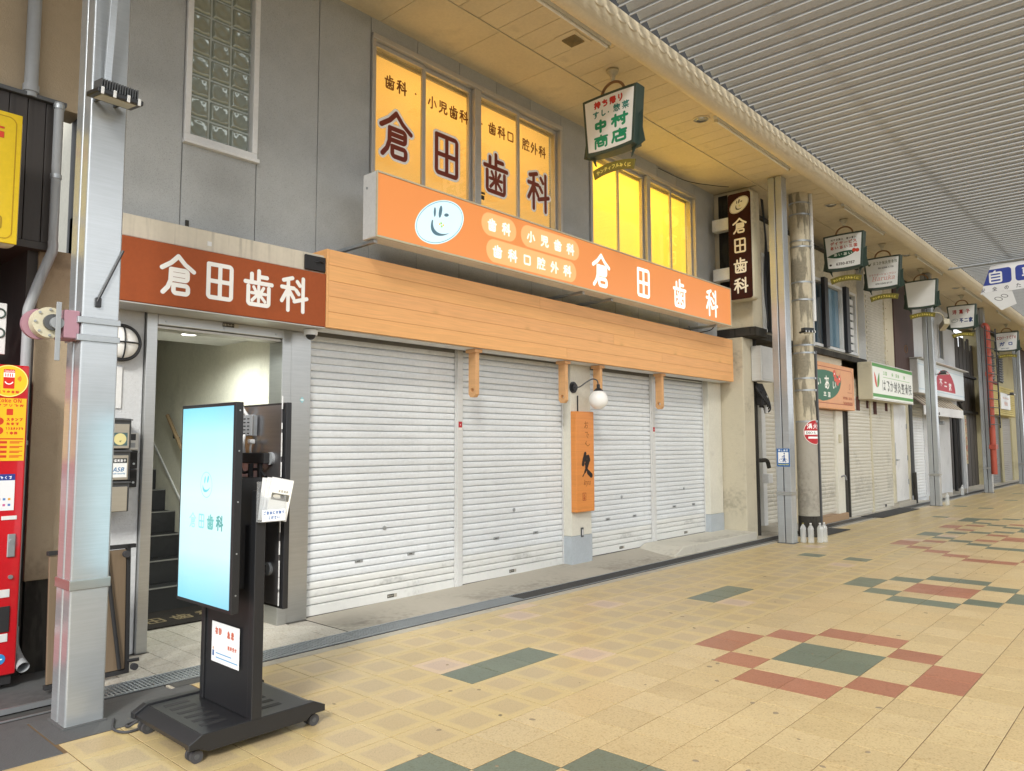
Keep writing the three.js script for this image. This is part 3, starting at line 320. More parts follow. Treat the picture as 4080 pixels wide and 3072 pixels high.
// ---------- arcade roof ----------
const CY = 5.8;
{
  const c = structure('arcade_ceiling');
  mesh('ceiling_backing', bb(-12, 52, CY + 0.02, CY + 0.05, -0.4, 1.63), M.ceilEdge, c);
  const joint = [-2.14, -1.19, -0.24, 0.72, 1.67, 2.62, 3.57, 4.53, 5.48, 6.43, 7.38, 7.9];
  for (let k = -9; k < 0; k++) joint.unshift(joint[0] - 0.95);
  for (let k = 0; k < joint.length - 1; k++) mesh('ceiling_panel', rb(joint[k] + 0.0025, joint[k + 1] - 0.0025, CY, CY + 0.018, -0.02, 0.805, 0.003), M.ceil, c, 0, 0);
  mesh('cover_strip', rb(-12, 52, CY - 0.008, CY + 0.01, 0.812, 0.832, 0.003), M.ceil, c);
  const g = [0, 1, 2].map((k) => done(rb(0.003, 0.272, 0, 0.016, 0.838, 1.605, 0.003), k * 0.3, k * 0.2)), wide = done(rb(0.003, 0.272, 0, 0.016, -0.02, 0.806, 0.003));
  let n = 0;
  const far = [];
  for (let k = -20; k < 185; k++) { const x = 1.07 + k * 0.275; if (x > -3 && n < 90) { n++; mesh('ceiling_plank', g[(k + 60) % 3], M.ceil, c).position.set(x, CY, 0); } else far.push(g[0].clone().translate(x, CY, 0)); if (x > 7.9) far.push(wide.clone().translate(x, CY, 0)); }
  const o = new THREE.Mesh(mergeGeometries(far), M.ceil); o.name = 'far_planks'; o.userData.kind = 'stuff'; c.add(o);
  mesh('cornice_beam', toCreasedNormals(prof([[1.606, 5.84], [1.606, 5.775], [1.622, 5.735], [1.65, 5.705], [1.69, 5.69], [1.735, 5.692], [1.78, 5.715], [1.82, 5.76], [1.845, 5.82], [1.858, 5.90], [1.858, 5.93], [1.64, 5.93], [1.64, 5.84]], -12, 52), 0.6), M.beam, c);
  const sc = done(new THREE.SphereGeometry(0.1, 10, 8).scale(0.95, 0.40, 0.07)), many = []; for (let k = -40; k < 240; k++) many.push(sc.clone().translate(0.186 + k * 0.2, 5.85, 1.848));
  const scal = new THREE.Mesh(mergeGeometries(many), M.beam); scal.name = 'beam_scallops'; scal.userData.kind = 'stuff'; c.add(scal);
}
{
  const r = structure('louvre_roof');
  const Z1 = 9.2;
  const blade = (k) => { // folded sheet: hem, open groove, broad face, upstand
    const s = new THREE.Shape([[0.004, 0], [-0.008, 0.0], [-0.009, 0.010], [0.0, 0.013], [-0.002, 0.036], [-0.022, 0.036], [-0.160, 0.165], [-0.162, 0.225], [-0.156, 0.225], [-0.153, 0.169], [-0.020, 0.042], [0.004, 0.042]].map((p) => new THREE.Vector2(...p)));
    return done(new THREE.ExtrudeGeometry(s, { depth: Z1 - 1.885, bevelEnabled: false }).translate(0, 0, 1.885), k * 0.31, k * 0.7); };
  const bs = [0, 1, 2].map(blade);
  for (let k = -28; k < 250; k++) { const o = mesh('louvre_blade', bs[(k + 60) % 3], M.louvre, r); o.position.set(0.086 + 0.2 * k, 5.905, 0); o.rotation.x = 0.0; }
  mesh('void_shade_strip', bb(-12, 52, 5.935, 6.35, 1.60, 1.66), M.pit, r);  // black strip painted in for the shaded gap above the cornice beam
  mesh('hanger_rail', [bb(-6, 50, 6.125, 6.165, 3.2, 3.24), bb(-6, 50, 6.125, 6.165, 5.6, 5.64), bb(-6, 50, 6.125, 6.165, 8.0, 8.04)], M.grey, r);
}
// columns: pressed steel boxes with an open joint down the sides
function columnAt(x, label, h = 5.79) {
  const t = thing('arcade_column', label, 'column', [x, 0, 1.20], 0, 'steel columns of the arcade');
  const hx = 0.10, hz = 0.115;
  mesh('shaft', [rb(-hx, hx, 0, h, -hz, -0.006, 0.012, 2), rb(-hx, hx, 0, h, 0.006, hz, 0.012, 2)], M.column, t);
  mesh('joint_filler', bb(-hx + 0.018, hx - 0.018, 0, h - 0.01, -0.03, 0.03), M.blackMatte, t);
  mesh('splice_plate', rb(-hx - 0.006, hx + 0.006, 0.735, 0.79, -hz - 0.006, hz + 0.006, 0.004), M.steel, t);
  mesh('base_sealant', rb(-hx - 0.012, hx + 0.012, -0.005, 0.012, -hz - 0.012, hz + 0.012, 0.004), M.slab, t);
  return t;
}
const colA = columnAt(-2.215, 'steel arcade column beside the red vending machine at the left');
const colB = columnAt(7.80, 'steel arcade column with the blue bicycle notice, beside the utility pole');
columnAt(17.0, 'steel arcade column in front of the confectioner with the striped awning');
const colD = columnAt(23.55, 'steel arcade column carrying the red pipe in a black cage');
columnAt(30.0, 'farthest steel arcade column at the right edge, in front of the yellow panelled shop');
{ // details on the near column
  const b = thing('wall_bracket_rod', 'thin black stay rod running from the left column to the brown sign', 'rod');
  mesh('rod', bar([-2.242, 2.345, 1.326], [-2.112, 2.665, 1.326], 0.007), M.black, b); mesh('foot_plate', rb(-2.25, -2.22, 2.315, 2.37, 1.316, 1.331, 0.003), M.black, b);
  const w = thing('pipe_connector', 'pink and cream round pipe connector strapped to the left column', 'pipe connector', [-2.40, 2.205, 1.22]);
  mesh('mounting_plate', rb(0.0, 0.083, -0.08, 0.08, -0.08, 0.08, 0.008), M.pink, w);
  mesh('pink_flange', cy(0.085, 0.085, 0.03, -0.085, 0, -0.06, 'z', 28), M.pink, w); mesh('cream_flange', cy(0.085, 0.085, 0.07, -0.055, 0.004, 0.0, 'z', 28), M.creamPaint, w);
  mesh('inner_ring', cy(0.045, 0.045, 0.03, -0.045, 0.004, 0.045, 'z', 24), M.darkGrey, w); mesh('hub', cy(0.034, 0.034, 0.05, -0.03, 0, 0.055, 'z', 20), M.grey, w);
  mesh('strap_bar', rb(-0.042, -0.016, -0.21, 0.115, 0.085, 0.095, 0.003), M.grey, w);
  for (let k = 0; k < 8; k++) { const a = k * Math.PI / 4; mesh('bolt', cy(0.007, 0.007, 0.012, -0.055 + 0.072 * Math.cos(a), 0.004 + 0.072 * Math.sin(a), 0.038, 'z', 6), M.grey, w); }
  for (const y of [0.03, -0.07]) mesh('strap', [rb(0.064, 0.29, y - 0.018, y + 0.018, 0.098, 0.106, 0.003), rb(0.064, 0.068, y - 0.018, y + 0.018, -0.1, 0.098, 0.001)], M.galv, w);
  const fl = (pos, turn, label, s = 1) => { const t = thing('floodlight', label, 'floodlight', pos, turn, 'floodlights on the arcade posts'); t.scale.setScalar(s);
    mesh('housing', rb(-0.125, 0.125, -0.012, 0.016, -0.075, 0.085, 0.006), M.black, t); const f = []; for (let k = 0; k < 15; k++) f.push(bb(-0.098 + k * 0.014, -0.092 + k * 0.014, 0.016, 0.078, -0.05, 0.055)); mesh('heat_sink', f, M.darkGrey, t);
    mesh('lamp_glass', rb(-0.095, 0.095, -0.016, -0.011, -0.05, 0.062, 0.003), mt(0.50, 0.48, 0.38, { rough: 0.2 }), t); for (const x of [-0.10, -0.035, 0.04, 0.10]) mesh('clip', rb(x - 0.008, x + 0.008, -0.018, 0.022, 0.082, 0.09, 0.002), M.white, t); for (const x of [-0.06, 0.045]) mesh('bracket', rb(x, x + 0.015, -0.01, 0.012, -0.14, -0.07, 0.003), M.black, t); return t; };
  const f1 = fl([-2.235, 3.50, 1.45], 0.05, 'black finned floodlight high on the left column'); f1.rotation.x = 0.12;
  mesh('conduit', rb(-0.02, 0.02, 0.05, 2.3, -0.132, -0.115, 0.003), M.column, f1);
  fl([8.55, 3.36, 1.33], -0.5, 'small floodlight clamped to the utility pole', 0.9); fl([17.15, 3.25, 1.46], 0, 'small floodlight on the column before the confectioner', 1); fl([27.9, 3.25, 1.3], 0, 'small floodlight beside the yellow panelled shop', 1);
}
{ // blue notice on the second column's side
  const n = thing('bicycle_notice', 'blue square notice about walking bicycles on the steel column', 'notice', [7.696, 1.317, 1.21], -Math.PI / 2);
  mesh('notice_backing', rb(-0.103, 0.103, -0.14, 0.14, 0, 0.002, 0.0008), M.white, n);
  print('notice_print', 0.204, 0.278, 900, (c, W, H) => {
    col(c, '#1d5fa3'); c.fillRect(0, 0, W, H); col(c, '#f2f6fa'); c.fillRect(W * 0.10, H * 0.20, W * 0.80, H * 0.60);
    col(c, '#ffffff'); txt(c, '押し歩き', W * 0.10, H * 0.045, W * 0.8, H * 0.125, W * 0.022); c.font = 'bold ' + Math.round(H * 0.095) + 'px sans-serif'; c.textAlign = 'center'; col(c, '#f4e04a'); c.fillText('Walk Your Bike', W / 2, H * 0.925, W * 0.8);
    col(c, '#1d4f93'); c.lineWidth = W * 0.02; for (const x of [0.30, 0.68]) { oval(c, W * x, H * 0.66, W * 0.11, W * 0.11); c.stroke(); } c.beginPath(); c.moveTo(W * 0.3, H * 0.66); c.lineTo(W * 0.42, H * 0.52); c.lineTo(W * 0.62, H * 0.52); c.lineTo(W * 0.68, H * 0.66); c.moveTo(W * 0.42, H * 0.52); c.lineTo(W * 0.5, H * 0.66); c.stroke();
    oval(c, W * 0.58, H * 0.27, W * 0.055, W * 0.055); c.fill(); c.lineWidth = W * 0.075; c.lineCap = 'round'; c.beginPath(); c.moveTo(W * 0.58, H * 0.36); c.lineTo(W * 0.56, H * 0.52); c.lineTo(W * 0.64, H * 0.74); c.moveTo(W * 0.56, H * 0.52); c.lineTo(W * 0.47, H * 0.74); c.stroke(); c.lineWidth = W * 0.045; c.beginPath(); c.moveTo(W * 0.58, H * 0.38); c.lineTo(W * 0.40, H * 0.47); c.stroke();
  }, n, [0, 0, 0.0035]);
}
// ceiling fittings
for (let k = -1; k < 8; k++) {
  const x = 0.17 + k * 4.84; if (x < -3) continue;
  const which = ['nearest, above the clinic windows', 'over the second lit window', 'past the utility pole', 'above the salon hanging sign', 'above the blank hanging sign', 'beyond the bicycle banner', 'second last before the far end', 'last but one at the far end', 'last at the far end'][k] ?? 'behind the frame';
  const t = thing('tube_light', 'fluorescent batten on the ceiling ' + which, 'light', [x, CY - 0.001, 1.548], 0, 'fluorescent battens along the arcade ceiling');
  mesh('batten', prof([[-0.035, 0], [-0.02, -0.05], [0.02, -0.05], [0.035, 0]], 0, 2.43), M.white, t); mesh('tube', cy(0.016, 0.016, 2.34, 1.215, -0.068, 0, 'x', 12), M.white, t);
  for (const e of [0.02, 2.41]) mesh('lamp_holder', rb(e - 0.018, e + 0.018, -0.09, -0.045, -0.018, 0.018, 0.004), M.creamPaint, t);
}
[[4.99, 'past the second lit window'], [9.80, 'past the utility pole'], [14.64, 'behind the salon hanging sign'], [19.5, 'near the bicycle banner']].forEach(([x, w]) => { const t = thing('downlight', 'round recessed downlight in the plank ceiling ' + w, 'light', [x, CY, 1.36], 0, 'recessed downlights in the ceiling'); mesh('trim_ring', new THREE.TorusGeometry(0.105, 0.012, 8, 36).rotateX(Math.PI / 2).translate(0, -0.004, 0), M.ceil, t); mesh('reflector', new THREE.CylinderGeometry(0.098, 0.06, 0.06, 32, 1, true).translate(0, -0.012 + 0.02, 0), M.steel, t); mesh('lens', cy(0.094, 0.094, 0.006, 0, -0.003, 0, 'y', 32), M.grey, t); });
{ const t = thing('ceiling_vent', 'square louvred air vent in the plank ceiling', 'vent', [2.30, CY, 1.295]); mesh('vent_plate', rb(-0.155, 0.155, -0.012, 0.0, -0.13, 0.13, 0.003), M.ceil, t); for (let k = 0; k < 5; k++) { const a = 0.085 - k * 0.017; mesh('vent_ring', [bb(-a, a, -0.026 - k * 0.002, -0.0125, -a, -a + 0.006), bb(-a, a, -0.026 - k * 0.002, -0.0125, a - 0.006, a), bb(-a, -a + 0.006, -0.026 - k * 0.002, -0.0125, -a + 0.006, a - 0.006), bb(a - 0.006, a, -0.026 - k * 0.002, -0.0125, -a + 0.006, a - 0.006)], M.ceilEdge, t); } }
{ const w = thing('ceiling_wire', 'thin black wire sagging from the window corner to the vertical sign', 'wire'); mesh('wire', tube([[6.0, 5.74, 0.10], [6.6, 5.66, 0.25], [7.2, 5.70, 0.42], [7.55, 5.75, 0.5]], 0.006), M.black, w); }
// utility pole
{
  const t = thing('utility_pole', 'weathered concrete utility pole with peeling paint and steel bands', 'utility pole', [8.86, 0, 1.14]);
  mesh('pole_shaft', new THREE.CylinderGeometry(0.158, 0.163, 3.9, 40, 1).translate(0, 3.85, 0), M.pole, t); mesh('pole_sleeve', new THREE.CylinderGeometry(0.166, 0.168, 1.9, 40).translate(0, 0.95, 0), M.poleLow, t); mesh('pole_foot', new THREE.CylinderGeometry(0.172, 0.176, 0.34, 40).translate(0, 0.17, 0), M.stain, t);
  for (const [k, r] of [[0, 0.16], [1, 0.167]]) { const q = t.children[k].geometry, p = q.attributes.position, nn = q.attributes.normal, u = q.attributes.uv; for (let i = 0; i < p.count; i++) if (Math.abs(nn.getY(i)) < 0.5) { let th = Math.atan2(p.getX(i), p.getZ(i)); const f = Math.floor(i / 3) * 3, cx = (p.getX(f) + p.getX(f + 1) + p.getX(f + 2)), cz = (p.getZ(f) + p.getZ(f + 1) + p.getZ(f + 2)), tc = Math.atan2(cx, cz); if (th - tc > Math.PI) th -= 2 * Math.PI; if (tc - th > Math.PI) th += 2 * Math.PI; u.setXY(i, th * r, p.getY(i)); } }
  for (const y of [1.9, 2.42, 2.62, 3.05, 3.18, 3.95, 4.25, 4.86, 4.96, 5.42, 5.62]) mesh('steel_band', [new THREE.CylinderGeometry(0.1665, 0.1665, 0.028, 40, 1, true).translate(0, y, 0), rb(-0.03, 0.03, y - 0.018, y + 0.018, 0.162, 0.185, 0.003)], M.galv, t);
  mesh('conduit', [cy(0.032, 0.032, 2.2, 0.10, 4.7, 0.165, 'y', 12)], M.white, t); mesh('dark_pole_strip', rb(0.13, 0.175, 0, 3.1, 0.115, 0.16, 0.006), M.darkGrey, t);  // white conduit and a dark strip down the side of the pole
  const R = 0.1745, g = new THREE.RingGeometry(0.0005, 0.205, 48, 8), p = g.attributes.position, uv = g.attributes.uv; for (let i = 0; i < p.count; i++) { const x = p.getX(i), y = p.getY(i), a = x / R; uv.setXY(i, x / 0.41 + 0.5, y / 0.41 + 0.5); p.setXYZ(i, R * Math.sin(a), y, R * Math.cos(a)); } g.computeVertexNormals();
  const tx = canvasTex(300, 300, (c, W) => { col(c, '#f3efe8'); c.fillRect(0, 0, W, W); col(c, '#b8232b'); oval(c, W / 2, W / 2, W * 0.48, W * 0.48); c.fill(); col(c, '#fff'); txt(c, '消火栓', W * 0.12, W * 0.14, W * 0.76, W * 0.24, W * 0.03); c.fillRect(W * 0.04, W * 0.44, W * 0.92, W * 0.16); c.fillRect(W * 0.18, W * 0.68, W * 0.64, W * 0.08); col(c, '#222'); c.font = 'bold 42px serif'; c.fillText('DiO·A', W * 0.1, W * 0.575); });
  const s = new THREE.Mesh(g, new THREE.MeshStandardMaterial({ map: tx, roughness: 0.45 })); s.name = 'hydrant_sign'; s.position.y = 1.72; s.rotation.y = -0.30; t.add(s);
  mesh('stay_wire', bar([-0.02, 2.25, 0.17], [0.06, 1.9, 0.172], 0.006), M.black, t);
}
{
  const pr = [[0, 0.004], [0.030, 0], [0.043, 0.006], [0.046, 0.02]]; for (let k = 0; k < 9; k++) { const y = 0.03 + k * 0.019; pr.push([0.046, y], [0.0425, y + 0.0095]); } pr.push([0.046, 0.208], [0.044, 0.225], [0.030, 0.255], [0.016, 0.276], [0.0135, 0.283], [0.0135, 0.292]);
  const g = done(new THREE.LatheGeometry(pr.map((p) => new THREE.Vector2(...p)), 28)), cap = done(cy(0.0155, 0.0155, 0.018, 0, 0.297, 0, 'y', 16)), lw = done(cy(0.0405, 0.0405, 0.205, 0, 0.112, 0, 'y', 24));
  [[7.965, 1.375, 'water bottle tucked between the steel column and the utility pole', 0], [7.985, 1.485, 'front left water bottle by the column, standing nearest the camera side', 1], [8.10, 1.585, 'rightmost front water bottle by the utility pole', 1], [8.225, 1.605, 'water bottle standing behind the rightmost one at the pole', 1], [17.28, 1.38, 'clear water bottle at the foot of the column before the confectioner', 1], [21.6, 0.86, 'water bottle at the corner of the white confectioner wall', 1]].forEach(([x, z, l, w], i) => { const t = thing('water_bottle', l, 'bottle', [x, 0.001, z], i, 'plastic water bottles standing on the floor'); mesh('bottle_body', g, M.bottle, t); mesh('cap', cap, w ? M.white : M.goldGreen, t); });
}
// ---------- the dental building ----------
const D = thing('dental_building', 'grey two storey building with four roller shutters and lit yellow upper windows', 'building');
const WZ = 0.06;
{
  const up = 3.90, top = CY + 0.02, pz = [0, WZ];
  const panel = (x0, x1, y0, y1) => mesh('wall_panel', rb(x0 + 0.003, x1 - 0.003, y0 + 0.002, y1 - 0.002, ...pz, 0.004), M.wall, D, rnd() * 3, rnd() * 3);
  mesh('wall_core', [bb(-1.95, 7.88, 2.52, 3.9, -0.2, -0.004), bb(-1.95, -1.235, 3.9, 5.9, -0.2, -0.004), bb(-0.595, 0.62, 3.9, 5.9, -0.2, -0.004), bb(3.64, 4.27, 3.9, 5.9, -0.2, -0.004), bb(7.2, 7.88, 3.9, 5.9, -0.2, -0.004), bb(0.62, 3.64, 5.63, 5.9, -0.2, -0.004), bb(4.27, 7.2, 5.6, 5.9, -0.2, -0.004)], M.core, D);
  panel(-1.95, -1.235, 3.2, top); panel(-0.595, 0.01, 3.2, top); panel(0.01, 0.605, 3.2, top); panel(3.655, 4.262, 3.2, top); panel(7.21, 7.885, 3.2, top);
  panel(-1.235, -0.595, 3.2, 3.955);
  for (const x of [0.605, 1.215, 1.825, 2.435, 3.045]) { panel(x, x + 0.61, 3.2, up); panel(x, x + 0.61, 5.64, top); }
  for (const x of [4.262, 4.852, 5.442, 6.032, 6.622]) { panel(x, x + 0.588, 3.2, up); panel(x, x + 0.588, 5.612, top); }
  mesh('roof_slab', bb(-1.95, 7.88, 6.0, 6.15, -6, -0.2), M.core, D);
  mesh('drip_moulding', rb(-1.95, -0.03, 3.195, 3.225, WZ, 0.11, 0.006), M.stain, D);
  mesh('side_stain', rb(-1.195, -1.165, 3.225, 3.32, WZ, WZ + 0.012, 0.005), M.stain, D);
}
const glowRect = (w, h, c, i, pos, turn = 0) => { const l = new THREE.RectAreaLight(new THREE.Color(...c), i, w, h); l.name = 'glow'; l.position.set(...pos); l.rotation.y = turn + Math.PI; scene.add(l); return l; };
function windowUnit(x0, x1, y0, y1, posts, blind, label) { // aluminium sliding window: frame, four sashes, panes, venetian blind
  const w = sub('window', D); w.userData.label = label;
  mesh('frame', [rb(x0, x1, y1 - 0.055, y1, -0.08, WZ + 0.035, 0.006), rb(x0, x1, y0, y0 + 0.05, -0.08, WZ + 0.04, 0.006), rb(x0, x0 + 0.045, y0 + 0.05, y1 - 0.055, -0.08, WZ + 0.03, 0.006), rb(x1 - 0.045, x1, y0 + 0.05, y1 - 0.055, -0.08, WZ + 0.03, 0.006)], M.alu, w);
  const e = [x0 + 0.045, ...posts, x1 - 0.045];
  mesh('centre_mullion', rb(posts[1] - 0.05, posts[1] + 0.05, y0 + 0.05, y1 - 0.055, -0.06, WZ + 0.028, 0.006), M.alu, w);
  for (let k = 0; k < 4; k++) {
    const a = e[k] + (k === 2 ? 0.052 : 0), b = e[k + 1] - (k === 1 ? 0.052 : 0), z = k % 2 ? 0.012 : 0.034, s = 0.034, t = y1 - 0.057, u = y0 + 0.052;
    mesh('sash', [rb(a, b, t - 0.045, t, z - 0.02, z + 0.012, 0.004), rb(a, b, u, u + 0.06, z - 0.02, z + 0.012, 0.004), rb(a, a + s, u + 0.06, t - 0.045, z - 0.02, z + 0.012, 0.004), rb(b - s, b, u + 0.06, t - 0.045, z - 0.02, z + 0.012, 0.004)], M.alu, w);
    mesh('pane', bb(a + s, b - s, u + 0.06, t - 0.045, z - 0.004, z - 0.001), M.pane, w);
  }
  const sl = []; for (let y = y0 + 0.08; y < y1 - 0.1; y += 0.028) sl.push(prof([[-0.088, y], [-0.089, y + 0.002], [-0.100, y + 0.040], [-0.099, y + 0.038]], x0 + 0.06, x1 - 0.06));
  const bl = mesh('blind', sl, blind, w); bl.userData.kind = 'stuff'; mesh('blind_head', rb(x0 + 0.05, x1 - 0.05, y1 - 0.105, y1 - 0.06, -0.12, -0.075, 0.005), M.creamPaint, w);
  const rm = blind === M.blindA ? M.roomA : M.roomB;
  mesh('lit_room', [bb(x0 - 0.02, x1 + 0.02, y0 - 0.02, y1 + 0.1, -0.95, -0.90), bb(x0 - 0.05, x0, y0, y1 + 0.1, -0.90, -0.2), bb(x1, x1 + 0.05, y0, y1 + 0.1, -0.90, -0.2), bb(x0, x1, y1 + 0.05, y1 + 0.1, -0.90, -0.2), bb(x0, x1, y0 - 0.03, y0, -0.90, -0.2)], rm, w);
  mesh('unseen_room_lamp', bb(x0 + 0.3, x1 - 0.3, y1 - 0.02, y1 + 0.02, -0.62, -0.46), M.lampWarm, w);  // unseen lamp inside the room, placed to light the blind from behind
  const rl = new THREE.RectAreaLight(new THREE.Color(1, 0.88, 0.60), 18 * (rm === M.roomA ? 0.62 : 1), x1 - x0 - 0.6, 0.16); rl.name = 'unseen_room_lamp_light'; rl.position.set((x0 + x1) / 2, y1 - 0.03, -0.54); rl.rotation.x = -Math.PI / 2; scene.add(rl);
  return w;
}
const win1 = windowUnit(0.607, 3.65, 3.92, 5.635, [1.33, 2.10, 2.85], M.blindA, 'amber lit window with brown clinic lettering');
windowUnit(4.265, 7.205, 3.92, 5.605, [5.0, 5.735, 6.47], M.blindB, 'bright yellow lit window without lettering');
glowRect(2.9, 1.5, [1, 0.62, 0.16], 0.25 * 0.55, [2.13, 4.9, 0.12]); glowRect(2.8, 1.5, [1, 0.72, 0.12], 0.25, [5.73, 4.85, 0.12]);
{ // vinyl lettering on the four panes of the first window
  const big = '倉田歯科', cx = [0.955, 1.68, 2.445, 3.25], L = [0.66, 1.385, 2.16, 2.895], R = [1.285, 2.035, 2.80, 3.58], zs = [0.036, 0.014, 0.036, 0.014];
  const small = [[['歯科', 0.786, 1.10], ['・', 1.16, 1.26]], [['小児歯科', 1.385, 2.02]], [['・', 2.16, 2.26], ['歯科口', 2.305, 2.78]], [['腔外科', 2.93, 3.405]]];
  for (let k = 0; k < 4; k++) {
    const w = R[k] - L[k], h = 1.25, y1 = 5.44;
    print('lettering', w, h, 480, (c, W, H) => {
      const S = 480, bx = (cx[k] - L[k] - 0.235) * S, by = (y1 - 4.965) * S, bw = 0.47 * S, bh = 0.55 * S;
      col(c, '#ffffff'); put(c, big[k], bx - 0.026 * S, by - 0.026 * S, bw + 0.052 * S, bh + 0.052 * S, 0.100 * S); col(c, '#7c2f1c'); put(c, big[k], bx, by, bw, bh, 0.050 * S);
      for (const [s, a, b] of small[k]) { col(c, '#74401f'); txt(c, s, (a - L[k]) * S, (y1 - 5.305) * S, (b - a) * S, 0.165 * S, 0.018 * S, false, 0.06); }
      if (k === 2) { col(c, '#2c2c28'); c.fillRect(0.03 * S, (y1 - 4.42) * S, 0.07 * S, 0.025 * S); c.fillRect(0.03 * S, (y1 - 4.38) * S, 0.06 * S, 0.05 * S); }
    }, win1, [(L[k] + R[k]) / 2, y1 - h / 2, zs[k]], 0, { alpha: true, rough: 0.35 });
  }
}
{ // glass block window
  const w = sub('glass_block_window', D), x0 = -1.232, x1 = -0.598, y0 = 3.96, y1 = 5.80;
  mesh('frame', [rb(x0, x0 + 0.05, y0 + 0.065, y1, -0.1, 0.085, 0.006), rb(x1 - 0.05, x1, y0 + 0.065, y1, -0.1, 0.085, 0.006), rb(x0, x1, y0 + 0.02, y0 + 0.066, -0.1, 0.085, 0.006), rb(x0 - 0.008, x1 + 0.012, y0 - 0.018, y0 + 0.018, -0.02, 0.105, 0.006)], M.white, w);
  mesh('grid_joint', bb(x0 + 0.05, x1 - 0.05, y0 + 0.066, y1, -0.085, 0.012), mt(0.50, 0.54, 0.50, { map: 'plaster', rough: 0.8 }), w);
  const pw = (x1 - x0 - 0.1) / 3, q = new THREE.PlaneGeometry(pw - 0.014, pw - 0.014, 16, 16), p = q.attributes.position, r = (pw - 0.014) / 2;
  for (let i = 0; i < p.count; i++) { const a = Math.abs(p.getX(i)) / r, b = Math.abs(p.getY(i)) / r, e = Math.max(a, b), d = Math.min(1, a * a + b * b); p.setZ(i, e > 0.86 ? 0.020 * Math.sqrt(Math.max(0, 1 - ((e - 0.86) / 0.14) ** 2)) - 0.004 : 0.010 + 0.010 * (e / 0.86) ** 2 + 0.0045 * Math.sin(5 * p.getX(i) / r + 1) * Math.cos(4 * p.getY(i) / r)); }
  q.computeVertexNormals(); const g = done(q);
  const bm = mt(0.30, 0.34, 0.30, { rough: 0.04, metal: 0.35, clearcoat: 1, clearcoatRoughness: 0.02 });
  for (let i = 0; i < 3; i++) for (let j = 0; j < 11; j++) { const o = mesh('glass_block', g, bm, w); o.position.set(x0 + 0.05 + (i + 0.5) * pw, y0 + 0.066 + (j + 0.5) * pw, 0.016); if (hash(i, j, 3) > 0.5) o.rotation.z = Math.PI / 2 * Math.floor(hash(i, j, 8) * 4); }
}
{ // ground floor: white wall beside the stair door, steel jambs, pillars
  mesh('stucco_wall', rb(-1.95, -1.468, 0, 2.56, -0.15, 0.05, 0.008), M.whiteWall, D);
  mesh('header_wall', bb(-1.95, -0.02, 2.56, 3.2, -0.15, 0.045), M.core, D);
  const fr = sub('door_frame', D);
  mesh('jamb', rb(-1.466, -1.385, 0, 2.54, -0.14, 0.085, 0.006), M.steel, fr); mesh('jamb', rb(-0.315, -0.225, 0, 2.54, -0.14, 0.075, 0.006), M.steel, fr);
  mesh('head', rb(-1.384, -0.316, 2.455, 2.545, -0.14, 0.08, 0.006), M.steel, fr); mesh('head_rail', rb(-1.384, -0.316, 2.43, 2.452, -0.10, 0.05, 0.004), M.alu, fr);
  for (const x of [-1.32, -0.85, -0.38]) mesh('screw', cy(0.009, 0.009, 0.006, x, 2.487, 0.083, 'z', 10), M.galv, fr);
  print('maker_label', 0.14, 0.034, 900, (c, W, H) => { col(c, '#39362f'); c.fillRect(0, 0, W * 0.72, H); col(c, '#b5b0a2'); c.fillRect(W * 0.72, 0, W * 0.28, H); col(c, '#d8d3c4'); txt(c, '文化シヤッター', W * 0.03, H * 0.2, W * 0.66, H * 0.6, 2.2); }, fr, [-0.80, 2.515, 0.0835]);
  mesh('steel_pier', rb(-0.222, -0.012, 0, 2.56, -0.14, 0.055, 0.006), M.steel, D);
  print('alarm_sticker', 0.05, 0.06, 700, (c, W, H) => { col(c, '#9fd0d8'); c.beginPath(); c.moveTo(W / 2, 0); c.lineTo(W, H / 2); c.lineTo(W / 2, H); c.lineTo(0, H / 2); c.fill(); col(c, '#ffffff'); c.fillRect(W * 0.2, H * 0.42, W * 0.6, H * 0.16); }, D, [-0.10, 1.93, 0.057], 0, { alpha: true });
  mesh('centre_pillar', rb(3.712, 4.135, 0.385, 2.56, -0.1, 0.13, 0.008), M.creamPillar, D); mesh('pillar_base', rb(3.708, 4.139, 0.02, 0.384, -0.1, 0.135, 0.006), M.baseBlue, D);
  mesh('end_pillar', rb(7.43, 7.88, 0.395, 2.60, -0.1, 0.10, 0.008), M.creamPillar, D); mesh('pillar_base', rb(7.426, 7.884, 0.05, 0.394, -0.1, 0.106, 0.006), M.baseBlue, D);
  mesh('lintel', bb(-0.02, 7.88, 2.545, 3.2, -0.15, 0.005), M.core, D);
  const sw = sub('switch_plate', D); mesh('plate', rb(3.895, 3.945, 0.362, 0.482, 0.13, 0.143, 0.003), M.darkGrey, sw); mesh('rocker', rb(3.91, 3.93, 0.385, 0.458, 0.143, 0.149, 0.002), M.white, sw);
}
